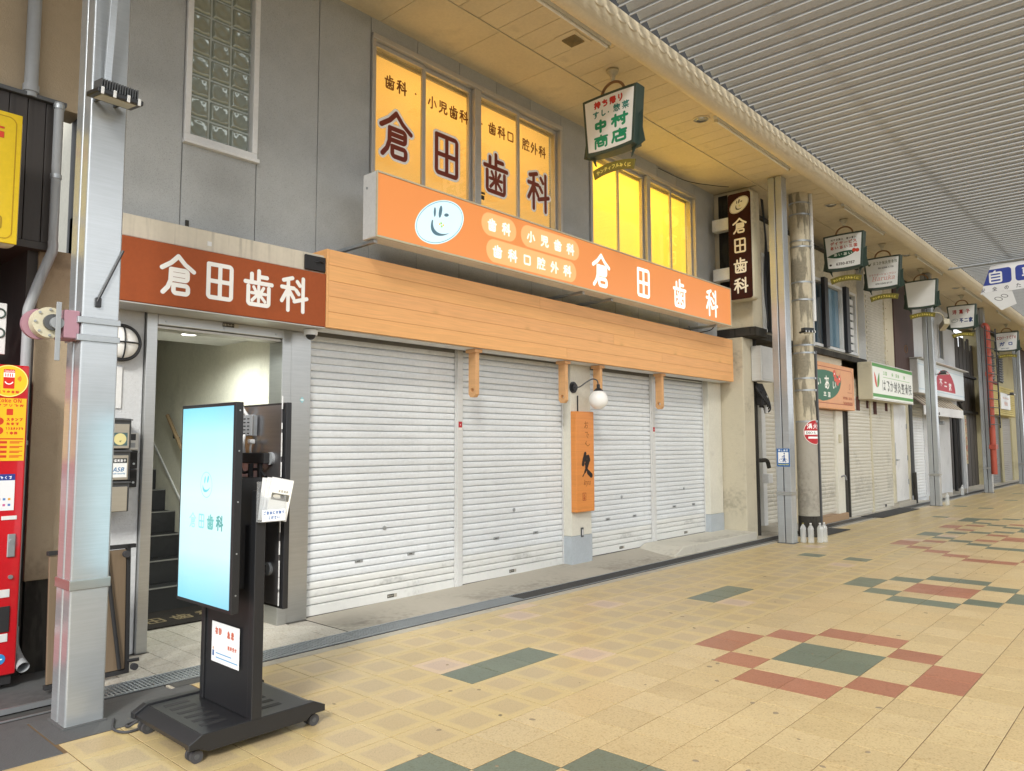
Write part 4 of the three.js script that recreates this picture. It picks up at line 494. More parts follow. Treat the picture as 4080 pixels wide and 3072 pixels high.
// roller shutters, slat by slat
const slatG = {};
function slatShape(L) { const k = L.toFixed(2); return slatG[k] ??= [0, 1, 2].map((i) => done(prof([[-0.016, 0.0], [-0.012, 0.0065], [0.004, 0.0070], [0.0072, 0.011], [0.0095, 0.022], [0.0103, 0.037], [0.0095, 0.052], [0.0072, 0.060], [0.004, 0.0645], [-0.012, 0.0672], [-0.016, 0.0676]], 0, L), i * 0.8, i * 1.1)); }
function shutter(x0, x1, y0, label, handles, maker) {
  const s = sub('roller_shutter', D); s.userData.label = label;
  const L = x1 - x0, gs = slatShape(L), z = -0.012;
  for (const x of [x0, x1]) mesh('guide_rail', [rb(x - 0.014, x + 0.014, y0, 2.56, 0.0, 0.012, 0.002), rb(x - 0.014, x + 0.014, y0, 2.56, -0.035, -0.022, 0.002)], M.aluWhite, s);
  mesh('bottom_bar', rb(x0 + 0.015, x1 - 0.015, y0 + 0.004, y0 + 0.092, -0.03, 0.004, 0.004), M.shutterLow, s);
  mesh('bottom_seal', bb(x0 + 0.015, x1 - 0.015, y0 - 0.004, y0 + 0.004, -0.025, -0.002), M.rubber, s);
  const n = Math.ceil((2.56 - y0 - 0.095) / 0.0678);
  for (let k = 0; k < n; k++) { const o = mesh('slat', gs[(k * 7) % 3], M.shutter, s); o.position.set(x0, y0 + 0.095 + k * 0.0678, z + rr(-0.0012, 0.0012)); o.rotation.x = rr(-0.03, 0.03); if (k < 3) o.material = M.shutterLow; }
  const knob = (x, y) => { const g = mesh('lock', [cy(0.022, 0.022, 0.008, x, y, 0.003, 'z', 6), cy(0.009, 0.009, 0.014, x, y, 0.005, 'z', 10)], M.galv, s); return g; };
  knob(...handles[0]); for (const [x, y] of handles.slice(1)) mesh('handle', [rb(x - 0.045, x + 0.045, y - 0.016, y + 0.016, -0.002, 0.004, 0.003), rb(x - 0.034, x + 0.034, y - 0.009, y + 0.009, 0.0005, 0.0055, 0.002)], [M.galv, M.galv][0], s), mesh('handle_slot', bb(x - 0.026, x + 0.012, y - 0.005, y + 0.005, 0.0052, 0.0062), M.darkGrey, s);
  print('maker_plate', 0.12, 0.034, 900, (c, W, H) => { col(c, '#34332e'); c.fillRect(0, 0, W * 0.68, H); col(c, '#aaa69a'); c.fillRect(W * 0.68, 0, W * 0.32, H); col(c, '#e0ddd0'); txt(c, '文化シヤッター', W * 0.03, H * 0.2, W * 0.62, H * 0.6, 2); }, s, [maker[0], maker[1], 0.0062]);
  return s;
}
shutter(0.0, 1.835, 0.006, 'widest white roller shutter, first from the stair door', [[0.88, 0.72], [0.58, 0.435], [1.22, 0.435]], [0.98, 0.055]);
shutter(1.925, 3.70, 0.026, 'white roller shutter left of the wooden name board', [[2.78, 0.77], [2.48, 0.47], [3.17, 0.475]], [2.75, 0.075]);
shutter(4.145, 5.80, 0.064, 'white roller shutter right of the wooden name board', [[5.02, 0.80], [4.68, 0.52], [5.34, 0.52]], [5.0, 0.112]);
shutter(5.905, 7.42, 0.114, 'last white roller shutter above the entrance step', [[6.75, 0.84], [6.45, 0.58], [7.05, 0.58]], [6.78, 0.162]);
for (const [x, y] of [[1.88, 0.02], [5.852, 0.062]]) { mesh('mullion', rb(x - 0.042, x + 0.042, y, 2.56, -0.05, 0.03, 0.006), M.aluWhite, D); print('fire_sticker', 0.052, 0.09, 700, (c, W, H) => { col(c, '#b51f2b'); c.fillRect(0, 0, W, H * 0.72); col(c, '#e9e4dc'); c.fillRect(0, H * 0.72, W, H * 0.28); col(c, '#f3d9d4'); c.fillRect(W * 0.42, H * 0.28, W * 0.2, H * 0.2); }, D, [x, 1.735, 0.0315]); }
{ // stair well behind the door
  const s = sub('stair_hall', D);
  mesh('side_wall', [bb(-0.28, -0.2, 0, 5.2, -3.8, -0.142), bb(-1.55, -1.45, 0, 5.2, -3.8, -0.142)], M.stairWall, s); mesh('back_wall', bb(-1.45, -0.28, 0, 5.2, -3.9, -3.78), M.stairWall, s);
  mesh('hall_ceiling', [bb(-1.45, -0.28, 2.50, 2.58, -1.1, -0.142), bb(-1.45, -0.28, 5.1, 5.2, -3.78, -1.1), bb(-1.45, -0.28, 2.58, 5.1, -1.1, -1.0)], M.white, s);
  for (let k = 0; k < 10; k++) { const y = 0.212 * (k + 1), z = -1.25 - 0.25 * k; mesh('step', rb(-1.449, -0.281, k ? y - 0.212 : 0, y, z - 0.26, z, 0.006), M.stair, s); mesh('step_nosing', rb(-1.448, -0.282, y - 0.004, y + 0.006, z - 0.028, z + 0.006, 0.003), M.nosing, s); }
  const d = V(0, 0.212, -0.25).normalize();
  mesh('skirting', prof([[-1.12, 0.33], [-1.12, 0.30], [-3.7, 2.49], [-3.7, 2.52]], -0.292, -0.281), M.white, s);
  const hr = mesh('handrail', bar([-0.345, 0.78, -1.02], [-0.345, 1.85, -2.12], 0.020, 12), M.rail, s); for (const t of [0.25, 0.85]) mesh('rail_bracket', [bar([-0.345, 0.77 + 1.07 * t, -1.02 - 1.10 * t], [-0.345, 0.70 + 1.07 * t, -1.02 - 1.10 * t], 0.008), bar([-0.345, 0.70 + 1.07 * t, -1.02 - 1.10 * t], [-0.281, 0.70 + 1.07 * t, -1.02 - 1.10 * t], 0.008)], M.black, s);
  const lamp = sub('hall_lamp', D); const em = mt(0.9, 0.9, 0.86, { rough: 0.4, emissive: lin(1, 0.97, 0.88), emissiveIntensity: 3 }); mesh('lamp_disc', cy(0.06, 0.06, 0.012, -0.88, 2.494, -0.5, 'y', 28), em, lamp); mesh('lamp_ring', new THREE.TorusGeometry(0.066, 0.01, 8, 28).rotateX(Math.PI / 2).translate(-0.88, 2.496, -0.5), M.white, lamp);
  const pl = new THREE.SpotLight(new THREE.Color(0.95, 1, 0.92), 4.2, 0, 1.42, 0.5); pl.name = 'hall_lamp_light'; pl.position.set(-0.88, 2.478, -0.5); pl.target.position.set(-0.84, 1.0, -0.52); pl.castShadow = true; pl.shadow.radius = 3; scene.add(pl, pl.target);
  const m = thing('door_mat', 'dark entrance mat with pale woven clinic lettering', 'mat', [-0.84, 0.006, -0.88]);
  mesh('mat_pile', rb(-0.52, 0.52, 0, 0.012, -0.31, 0.31, 0.005), mt(0.022, 0.018, 0.016, { map: 'grime', bump: 'bump', bs: 0.004, rough: 1 }), m);
  const pt = print('mat_lettering', 0.94, 0.22, 500, (c, W, H) => { col(c, '#8a7c60'); txt(c, '倉田歯科', 0, 0, W, H, H * 0.10, false, 0.12); }, m, [0, 0.0145, 0.06], 0, { alpha: true, rough: 1 }); pt.rotation.set(-Math.PI / 2, 0, 0);
}
// ---------- signs and fittings on the dental building ----------
{
  const s = thing('brown_sign', 'reddish brown box sign with white clinic name above the stair door', 'sign');
  mesh('sign_box', rb(-1.84, -0.10, 2.548, 3.012, 0.085, 0.40, 0.006), M.brown, s);
  print('sign_lettering', 1.30, 0.36, 900, (c, W, H) => { col(c, '#f7f5f0'); [[0, 0.36], [0.345, 0.34], [0.60, 0.33], [0.905, 0.33]].forEach(([x, w], i) => put(c, '倉田歯科'[i], ((i * 0.325) + 0.005) / 1.30 * W, H * 0.02, 0.29 / 1.30 * W, H * 0.94, 0.034 * 900)); }, s, [-0.885, 2.785, 0.4025], 0, { alpha: true, rough: 0.4 });
  const f = thing('shutter_housing', 'long cream metal shutter housing above the brown sign', 'housing'); mesh('housing_cover', rb(-1.84, -0.085, 3.018, 3.185, 0.065, 0.36, 0.012, 2), M.creamMetal, f); mesh('white_tag', rb(-1.15, -1.115, 3.065, 3.1, 0.36, 0.362, 0.0008), M.white, f); mesh('black_end_box', [rb(-0.30, -0.09, 3.03, 3.16, 0.362, 0.385, 0.008)], M.blackMatte, f); mesh('end_box_cable', tube([[-0.2, 3.1, 0.386], [-0.16, 3.115, 0.40], [-0.12, 3.105, 0.386]], 0.006), M.black, f);  // small black box at the right end of the housing
  const sf = thing('sign_soffit', 'steel soffit plate under the brown sign', 'soffit'); mesh('soffit_plate', rb(-1.84, -0.10, 2.535, 2.546, 0.09, 0.398, 0.003), M.alu, sf);
}
{
  const a = thing('wooden_fascia', 'long orange cedar board fascia above the shutters', 'fascia');
  const x0 = -0.075, x1 = 7.72, y0 = 2.548, bh = 0.1385;
  for (let k = 0; k < 5; k++) { const cut = [2.9, 5.1, 3.9, 4.4, 2.4][k] + 0.4; for (const [p, q, i] of [[x0, cut, k], [cut, x1, k + 1]]) mesh('board', rb(p + 0.0008, q - 0.0008, y0 + k * bh + 0.0008, y0 + (k + 1) * bh - 0.0008, 0.372, 0.40, 0.0025), M.wood[i % 3], a, k * 0.37 + (i === k ? 0 : 0.9), k * 0.43); }
  mesh('backing_board', bb(x0 + 0.002, x1 - 0.002, y0 + 0.004, y0 + 5 * bh - 0.004, 0.345, 0.371), M.woodPale, a); mesh('end_board', rb(x0 - 0.022, x0 - 0.001, y0, y0 + 5 * bh, 0.09, 0.402, 0.003), M.wood[1], a); mesh('end_board', rb(x1 + 0.001, x1 + 0.022, y0, y0 + 5 * bh, 0.11, 0.402, 0.003), M.wood[0], a);
  mesh('unseen_top_cover', bb(x0, x1, y0 + 5 * bh - 0.03, y0 + 5 * bh - 0.004, 0.065, 0.344), M.clad, a); mesh('underside', bb(x0, x1, y0 - 0.006, y0 + 0.003, 0.15, 0.344), M.white, a); mesh('side_cap', rb(x1 + 0.024, x1 + 0.13, 2.94, 2.965, 0.10, 0.36, 0.004), M.wood[2], a); mesh('side_block', rb(x1 + 0.024, x1 + 0.10, 2.56, 2.939, 0.12, 0.33, 0.004), M.wood[1], a);  // unseen dark board on top, placed to darken the gap below the sign
  for (const x of [1.84, 3.38, 4.10, 5.62]) {
    const b = sub('noren_bracket', a); const s = new THREE.Shape([[-0.10, 0], [-0.10, -0.44], [-0.075, -0.47], [-0.02, -0.47], [0.005, -0.44], [0.005, 0]].map((p) => new THREE.Vector2(...p))); const h = new THREE.Path(); h.absarc(-0.048, -0.40, 0.026, 0, Math.PI * 2); s.holes.push(h);
    mesh('bracket_arm', new THREE.ExtrudeGeometry(s, { depth: 0.048, bevelEnabled: true, bevelSize: 0.003, bevelThickness: 0.003, bevelSegments: 1, curveSegments: 20 }).rotateY(-Math.PI / 2).translate(x + 0.024, 2.505, 0.325), M.woodPale, b); mesh('bracket_cap', rb(x - 0.055, x + 0.055, 2.505, 2.54, 0.205, 0.352, 0.004), M.woodPale, b);
  }
}
{
  const s = thing('long_orange_sign', 'long lit orange box sign with oval smiling mark and white clinic name', 'sign'), x0 = 0.205, x1 = 7.10, y0 = 3.357, y1 = 3.952;
  mesh('sign_box', rb(x0, x1, y0, y1, 0.50, 0.692, 0.006), M.white, s);
  mesh('face_trim', [rb(x0, x1, y1 - 0.014, y1 + 0.003, 0.686, 0.704, 0.003), rb(x0, x1, y0 - 0.003, y0 + 0.016, 0.686, 0.704, 0.003), rb(x0 - 0.001, x0 + 0.012, y0 + 0.016, y1 - 0.014, 0.686, 0.704, 0.003), rb(x1 - 0.012, x1 + 0.001, y0 + 0.016, y1 - 0.014, 0.686, 0.704, 0.003)], M.creamPaint, s);
  const w = x1 - x0 - 0.024, h = y1 - y0 - 0.03, pp = 294;
  print('lit_face', w, h, pp, (c, W, H) => {
    const X = (x) => (x - x0 - 0.012) * pp, Y = (y) => (y1 - 0.014 - y) * pp; col(c, '#d48549'); c.fillRect(0, 0, W, H);
    mark(c, X(0.965), Y(3.655), 0.343 * pp, 0.195 * pp, -0.504, '#cbe8ef', '#6f9fb0', '#4c6a78');
    const P2 = (a, b, lo, hi, str) => { col(c, '#f2ab70'); pill(c, X(a), Y(hi), (b - a) * pp, (hi - lo) * pp, (hi - lo) * pp * 0.5); c.fill(); col(c, '#fdf3e4'); txt(c, str, X(a + 0.05), Y(hi - 0.045), (b - a - 0.10) * pp, (hi - lo - 0.09) * pp, 0.022 * pp, false, 0.32); };
    P2(1.53, 2.06, 3.665, 3.905, '歯科'); P2(2.135, 3.17, 3.665, 3.905, '小児歯科'); P2(1.60, 3.11, 3.40, 3.64, '歯科口腔外科');
    col(c, '#fffdf6'); [3.615, 4.57, 5.515, 6.475].forEach((x, i) => put(c, '倉田歯科'[i], X(x - 0.205), Y(3.868), 0.41 * pp, 0.455 * pp, 0.047 * pp));
  }, s, [(x0 + x1) / 2, (y0 + y1) / 2, 0.6945], 0, { glow: 0.28, rough: 0.3 });
  glowRect(w, h, [1, 0.62, 0.38], 0.15, [(x0 + x1) / 2, (y0 + y1) / 2, 0.71]);
  for (const x of [0.26, 3.35, 3.95, 6.75]) mesh('arm', [rb(x - 0.02, x + 0.02, y0 - 0.034, y0 - 0.003, WZ, 0.62, 0.003), rb(x - 0.02, x + 0.02, y0 - 0.09, y0 - 0.034, WZ, WZ + 0.03, 0.003)], M.galv, s); mesh('end_screw', cy(0.012, 0.012, 0.006, x0 - 0.002, 3.82, 0.56, 'x', 12), M.galv, s);
  mesh('power_cable', tube([[6.75, 3.36, 0.6], [6.8, 3.29, 0.5], [6.7, 3.25, 0.35], [6.85, 3.28, 0.15], [6.9, 3.4, 0.07]], 0.008), M.black, s);
}
{
  const s = thing('vertical_brown_sign', 'tall dark brown vertical sign with white clinic name and oval mark', 'sign', [7.6, 4.75, 0.645], -Math.PI / 2);
  mesh('sign_case', new RoundedBoxGeometry(0.43, 1.80, 0.22, 4, 0.06).translate(0, 0, -0.11), M.creamPaint, s); mesh('dark_face', new THREE.ExtrudeGeometry((() => { const q = new THREE.Shape(), w = 0.195, h = 0.88, r = 0.05; q.moveTo(-w + r, -h); q.lineTo(w - r, -h); q.quadraticCurveTo(w, -h, w, -h + r); q.lineTo(w, h - r); q.quadraticCurveTo(w, h, w - r, h); q.lineTo(-w + r, h); q.quadraticCurveTo(-w, h, -w, h - r); q.lineTo(-w, -h + r); q.quadraticCurveTo(-w, -h, -w + r, -h); return q; })(), { depth: 0.003, bevelEnabled: false }), M.signBrown, s);
  print('sign_lettering', 0.36, 1.72, 560, (c, W, H) => { mark(c, W / 2, H * 0.105, W * 0.50, H * 0.066, -0.55, '#e6e6de', '#5d4a44', '#3c3c3c'); col(c, '#f2efe6'); [...'倉田歯科'].forEach((ch, i) => put(c, ch, W * 0.13, H * (0.225 + i * 0.192), W * 0.74, H * 0.163, W * 0.082)); }, s, [0, 0, 0.0045], 0, { alpha: true, rough: 0.35 });
  for (const y of [-0.42, 0.42]) mesh('arm_box', rb(-0.50, -0.205, y - 0.10, y + 0.10, -0.18, -0.02, 0.008), M.white, s);
}
{ // wooden name board, globe lamp
  const b = thing('wooden_name_board', 'thick orange cedar name board with black brush lettering on the pillar', 'sign', [3.895, 1.315, 0.132]);
  mesh('board', rb(-0.19, 0.19, -0.63, 0.63, 0, 0.085, 0.008, 2), M.woodSign, b);
  print('brush_lettering', 0.34, 1.2, 560, (c, W, H) => {
    col(c, '#9a5512'); put(c, 'お', W * 0.40, H * 0.075, W * 0.28, H * 0.085, 4); put(c, 'で', W * 0.44, H * 0.18, W * 0.28, H * 0.08, 4); put(c, 'ん', W * 0.32, H * 0.285, W * 0.46, H * 0.06, 4);
    col(c, '#1c0f0b'); c.lineCap = c.lineJoin = 'round'; const st = (pts) => { for (let i = 0; i < pts.length - 1; i++) { c.lineWidth = (pts[i][2] + pts[i + 1][2]) / 2; c.beginPath(); c.moveTo(W * pts[i][0], H * pts[i][1]); c.lineTo(W * pts[i + 1][0], H * pts[i + 1][1]); c.stroke(); } };
    st([[0.46, 0.42, 24], [0.38, 0.475, 34], [0.32, 0.53, 26]]); st([[0.42, 0.455, 20], [0.64, 0.455, 34], [0.68, 0.485, 34], [0.56, 0.55, 26], [0.44, 0.61, 14], [0.30, 0.655, 5]]); st([[0.50, 0.56, 14], [0.64, 0.615, 28], [0.82, 0.65, 40]]); st([[0.44, 0.48, 22], [0.56, 0.50, 28], [0.48, 0.53, 18]]);
    col(c, '#8f4d12'); c.font = 'italic 46px serif'; c.fillText('kyu', W * 0.34, H * 0.745); c.strokeStyle = '#a2360e'; c.lineWidth = 3; c.strokeRect(W * 0.28, H * 0.83, W * 0.2, H * 0.075); put(c, '久', W * 0.31, H * 0.84, W * 0.14, H * 0.03, 2.5); put(c, '田', W * 0.31, H * 0.872, W * 0.14, H * 0.026, 2.5);
  }, b, [0.01, 0, 0.0865], 0, { alpha: true, rough: 0.6 });
  const l = thing('globe_lamp', 'white globe wall lamp on a black swan neck arm', 'lamp', [3.76, 2.25, 0.131]);
  mesh('wall_rose', [cy(0.072, 0.072, 0.016, 0, 0, 0.008, 'z', 32), cy(0.045, 0.05, 0.03, 0, 0, 0.03, 'z', 24)], M.black, l); mesh('neck', tube([[0, 0, 0.04], [0.02, 0.005, 0.10], [0.06, 0.06, 0.17], [0.12, 0.10, 0.22], [0.175, 0.085, 0.25], [0.19, 0.03, 0.26]], 0.0085, 10), M.darkGrey, l); mesh('gallery', [cy(0.022, 0.022, 0.05, 0.19, 0.01, 0.26, 'y', 20), cy(0.028, 0.056, 0.025, 0.19, -0.026, 0.26, 'y', 28), cy(0.058, 0.058, 0.016, 0.19, -0.046, 0.26, 'y', 28)], M.black, l);
  mesh('globe', new THREE.SphereGeometry(0.122, 40, 28).translate(0.19, -0.158, 0.26), M.globe, l); mesh('pull_bar', rb(0.075, 0.095, -0.33, -0.10, 0.006, 0.016, 0.004), M.blackMatte, l);
}
{ // dome camera
  const c = thing('dome_camera', 'white dome security camera under the brown sign', 'camera', [-0.155, 2.53, 0.26]); mesh('camera_base', cy(0.062, 0.058, 0.045, 0, -0.022, 0, 'y', 28), M.white, c); mesh('camera_dome', new THREE.SphereGeometry(0.042, 24, 14, 0, Math.PI * 2, Math.PI / 2, Math.PI / 2).translate(0, -0.044, 0), M.black, c);
}
{ // round bulkhead lamp, name plate, letter boxes, intercoms on the white wall
  const l = thing('bulkhead_lamp', 'round white bulkhead lamp with black ring and crossbars', 'lamp', [-1.65, 2.285, 0.051]);
  mesh('lamp_base', cy(0.13, 0.13, 0.05, 0, 0, 0.025, 'z', 40), M.black, l); mesh('lamp_ring', new THREE.TorusGeometry(0.126, 0.014, 10, 48).translate(0, 0, 0.056), M.black, l); mesh('diffuser', new THREE.SphereGeometry(0.118, 32, 20, 0, Math.PI * 2, 0, Math.PI / 2).rotateX(Math.PI / 2).scale(1, 1, 0.55).translate(0, 0, 0.048), M.globe, l);
  const arc = (v) => { const q = []; for (let k = -6; k <= 6; k++) { const a = k / 6 * 1.40; q.push(v ? [0, 0.124 * Math.sin(a), 0.052 + 0.070 * Math.cos(a)] : [0.124 * Math.sin(a), 0, 0.052 + 0.070 * Math.cos(a)]); } return tube(q, 0.006, 8, 3); }; mesh('crossbar', arc(0), M.black, l); mesh('crossbar', arc(1), M.black, l);
  const p = thing('name_plate', 'white vertical building name plate below the bulkhead lamp', 'sign', [-1.69, 1.957, 0.051]); mesh('plate', rb(-0.068, 0.068, -0.155, 0.155, 0, 0.012, 0.003), M.white, p); print('plate_lettering', 0.13, 0.3, 900, (c, W, H) => { col(c, '#2b3038'); txt(c, 'ヤマモトビル', W * 0.25, H * 0.02, W * 0.42, H * 0.96, W * 0.05, true, 0.25); }, p, [0, 0, 0.0135], 0, { alpha: true });
  const names = ['topmost letter box, with the round pale yellow sticker', 'middle letter box, with the security company sticker', 'lowest letter box, with the small white tag'];
  [1.505, 1.282, 1.06].forEach((y, i) => {
    const t = thing('letter_box', 'beige metal ' + names[i], 'letter box', [-1.745, y, 0.051], 0, 'letter boxes beside the stair door'); mesh('box_body', rb(-0.135, 0.135, 0, 0.218, 0, 0.185, 0.006), M.darkGrey, t); mesh('box_flap', rb(-0.13, 0.118, 0.004, 0.178, 0.186, 0.197, 0.004), M.mailbox, t); mesh('box_hood', prof([[0, 0.218], [0, 0.228], [0.205, 0.212], [0.205, 0.204]], -0.137, 0.137), M.darkGrey, t);
    if (i === 0) print('round_sticker', 0.098, 0.092, 900, (c, W, H) => { col(c, '#476468'); c.fillRect(0, 0, W, H); col(c, '#d9cf94'); oval(c, W / 2, H / 2, W * 0.43, W * 0.43); c.fill(); col(c, '#4c5a40'); c.lineWidth = 3; c.beginPath(); c.moveTo(W * 0.44, H * 0.7); c.lineTo(W * 0.6, H * 0.62); c.moveTo(W * 0.48, H * 0.6); c.lineTo(W * 0.56, H * 0.74); c.stroke(); }, t, [0.055, 0.07, 0.1985]);
    if (i === 1) print('security_sticker', 0.115, 0.135, 1000, (c, W, H) => { col(c, '#e9ecec'); c.fillRect(0, 0, W, H); col(c, '#222a2c'); c.fillRect(0, 0, W, H * 0.25); col(c, '#fff'); txt(c, '警備実施中', W * 0.04, H * 0.04, W * 0.92, H * 0.17, 2.5); col(c, '#2b6a9e'); c.font = 'italic bold ' + Math.round(H * 0.3) + 'px sans-serif'; c.textAlign = 'center'; c.fillText('ASB', W / 2, H * 0.70, W * 0.8); c.font = 'italic bold ' + Math.round(H * 0.1) + 'px sans-serif'; c.fillText('Asahi Security', W / 2, H * 0.84, W * 0.8); }, t, [0.05, 0.09, 0.1985]);
    if (i === 2) mesh('white_tag', rb(-0.09, -0.035, 0.11, 0.16, 0.197, 0.199, 0.0008), M.white, t);
  });
  const ic = thing('video_intercom', 'silver video intercom with dark screen beside the letter boxes', 'intercom', [-1.53, 1.56, 0.051]); mesh('body', rb(-0.034, 0.034, -0.065, 0.065, 0, 0.03, 0.006), M.alu, ic); mesh('screen', rb(-0.028, 0.012, 0.008, 0.055, 0.03, 0.033, 0.002), M.black, ic); mesh('keypad', rb(-0.022, 0.01, -0.045, -0.01, 0.03, 0.033, 0.002), M.grey, ic);
  [['upper black door phone directly below the silver intercom', 1.425], ['lower black door phone, below the other black one', 1.288]].forEach(([l2, y]) => { const t = thing('door_phone', l2, 'door phone', [-1.53, y, 0.051], 0, 'black door phones by the stair door'); mesh('body', rb(-0.032, 0.032, -0.065, 0.065, 0, 0.028, 0.005), M.blackMatte, t); const f = []; for (let k = 0; k < 6; k++) f.push(bb(-0.02 + k * 0.0075, -0.017 + k * 0.0075, 0, 0.05, 0.0275, 0.0295)); mesh('speaker_slots', f, M.pit, t); mesh('button', cy(0.008, 0.008, 0.008, 0.004, -0.03, 0.03, 'z', 14), M.galv, t); });
  const ft = thing('folded_table', 'folded wood grain table with black frame leaning beside the doorway', 'table', [-1.92, 0.004, 0.56]); ft.rotation.x = -0.05;
  mesh('table_board', rb(-0.27, 0.19, 0.05, 0.83, 0, 0.022, 0.004), mt(0.20, 0.15, 0.10, { map: 'wood', rough: 0.6 }), ft); ft.children[0].geometry = (() => { const g = ft.children[0].geometry.clone(), u = g.attributes.uv; for (let i = 0; i < u.count; i++) u.setXY(i, u.getY(i), u.getX(i)); return g; })();
  mesh('frame_rail', [rb(-0.28, 0.25, 0.835, 0.862, -0.012, 0.03, 0.003), rb(-0.28, 0.20, 0.02, 0.048, -0.012, 0.03, 0.003), rb(0.192, 0.216, 0.02, 0.862, -0.012, 0.03, 0.003)], M.blackMatte, ft); mesh('leg', bar([0.05, 0.84, 0.04], [0.15, 0.06, 0.04], 0.013), M.blackMatte, ft); mesh('leg', bar([0.20, 0.10, 0.03], [0.27, 0.10, 0.05], 0.012), M.blackMatte, ft); for (const y of [0.06, 0.80]) mesh('wheel', cy(0.022, 0.022, 0.03, 0.235 - (y > 0.5 ? 0.06 : 0), y, 0.06, 'z', 18), M.rubber, ft);
}
// ---------- digital sign stand ----------
{
  const t = thing('digital_sign_stand', 'black wheeled stand with a glowing pale blue screen in front of the doorway', 'display stand', [0.1365, -0.0549, -0.2124]); t.scale.setScalar(1.036);
  const side = [[-2.145, 0.13], [-2.145, 0.152], [-2.085, 0.185], [-1.485, 0.185], [-1.42, 0.155], [-1.42, 0.128], [-1.50, 0.128], [-1.53, 0.105], [-2.05, 0.105], [-2.10, 0.128]];
  const rail = (z0, z1) => new THREE.ExtrudeGeometry(new THREE.Shape(side.map((p) => new THREE.Vector2(...p))), { depth: z1 - z0 - 0.006, bevelEnabled: true, bevelSize: 0.003, bevelThickness: 0.003, bevelSegments: 1 }).translate(0, 0, z0 + 0.003);
  mesh('base_rail', rail(2.375, 2.42), M.black, t); mesh('base_rail', rail(1.755, 1.80), M.black, t);
  mesh('base_deck', new THREE.ExtrudeGeometry(new THREE.Shape([[-2.14, 0.128], [-2.14, 0.146], [-2.08, 0.178], [-1.49, 0.178], [-1.425, 0.148], [-1.425, 0.128]].map((p) => new THREE.Vector2(...p))), { depth: 0.574, bevelEnabled: false }).translate(0, 0, 1.8005), M.black, t);
  const per = []; for (let r = 0; r < 6; r++) for (let k = 0; k < 2; k++) per.push(rb(-2.03 + k * 0.30, -1.90 + k * 0.30, 0.1775, 0.1795, 1.86 + r * 0.08, 1.895 + r * 0.08, 0.0008)); mesh('vent_field', per, M.blackMatte, t);
  mesh('deck_seam', bb(-2.078, -2.074, 0.1775, 0.1795, 1.81, 2.365), M.pit, t);
  mesh('post_panel', rb(-1.832, -1.80, 0.18, 1.12, 1.91, 2.37, 0.004), M.black, t); mesh('post_upright', rb(-1.842, -1.785, 0.178, 1.30, 2.372, 2.42, 0.005), M.black, t); mesh('post_upright', rb(-1.842, -1.785, 0.178, 1.30, 1.87, 1.908, 0.005), M.black, t);
  mesh('core_box', rb(-1.87, -1.74, 0.80, 1.36, 1.98, 2.30, 0.008), M.blackMatte, t); mesh('cross_beam', rb(-1.72, -1.68, 1.43, 1.487, 1.84, 2.27, 0.004), M.blackMatte, t); mesh('cross_beam', rb(-1.80, -1.675, 0.86, 0.90, 2.22, 2.26, 0.004), M.blackMatte, t); mesh('lift_rod', rb(-1.72, -1.70, 0.86, 1.43, 2.20, 2.225, 0.003), M.blackMatte, t); mesh('lift_rod', rb(-1.74, -1.715, 0.80, 1.43, 2.14, 2.16, 0.003), M.blackMatte, t); mesh('gusset', new THREE.ExtrudeGeometry(new THREE.Shape([[0, 0], [0.26, 0.0], [0.02, 0.30], [0, 0.30]].map((p) => new THREE.Vector2(...p))), { depth: 0.02, bevelEnabled: false }).rotateY(-Math.PI / 2).translate(-1.74, 1.05, 1.86), M.blackMatte, t);
  for (const y of [1.457, 0.88]) mesh('beam_cap', cy(0.034, 0.034, 0.02, -1.678, y, 2.265, 'x', 20), M.grey, t);
  // lit screen facing along the street
  const z0 = 1.835, z1 = 2.425, y0 = 0.712, y1 = 1.742, xf = -1.965;
  const sc = sub('screen', t);
  mesh('screen_case', rb(xf, xf + 0.042, y0, y1, z0, z1, 0.004), M.black, sc); for (const y of [0.8, 1.0, 1.25, 1.5, 1.7]) mesh('screw', cy(0.004, 0.004, 0.003, xf + 0.022, y, z1 + 0.001, 'z', 8), M.galv, sc);
  print('display', z1 - z0 - 0.036, y1 - y0 - 0.036, 640, (c, W, H) => {
    const g = c.createLinearGradient(0, 0, 0, H); [[0, '#7fcfe4'], [0.14, '#aee4ec'], [0.45, '#cdeff1'], [0.75, '#c4eaf0'], [1, '#83cce2']].forEach(([p, k]) => g.addColorStop(p, k)); col(c, g); c.fillRect(0, 0, W, H);
    col(c, '#8cd6de'); oval(c, W * 0.52, H * 0.40, W * 0.11, H * 0.065, -0.4); c.lineWidth = 2; c.stroke(); col(c, '#6fc6d2'); oval(c, W * 0.49, H * 0.375, 4, 12, 0.2); c.fill(); oval(c, W * 0.55, H * 0.372, 5, 12, 0.3); c.fill(); c.beginPath(); c.moveTo(W * 0.45, H * 0.40); c.bezierCurveTo(W * 0.43, H * 0.45, W * 0.54, H * 0.45, W * 0.60, H * 0.41); c.bezierCurveTo(W * 0.53, H * 0.435, W * 0.47, H * 0.43, W * 0.45, H * 0.40); c.fill();
    ['#a2d8d8', '#8fd0d4', '#6cb5b0', '#58a39e'].forEach((k, i) => { col(c, k); put(c, '倉田歯科'[i], W * (0.195 + i * 0.175), H * 0.545, W * 0.145, H * 0.085, i < 2 ? 5 : 7); });
  }, sc, [xf - 0.0015, (y0 + y1) / 2, (z0 + z1) / 2], -Math.PI / 2, { glow: 0.62, rough: 0.15, dark: 1 });
  glowRect(z1 - z0 - 0.04, y1 - y0 - 0.04, [0.62, 0.92, 1], 0.45, [0.1365 + 1.036 * (xf - 0.012), -0.0549 + 1.036 * (y0 + y1) / 2, -0.2124 + 1.036 * (z0 + z1) / 2], -Math.PI / 2);
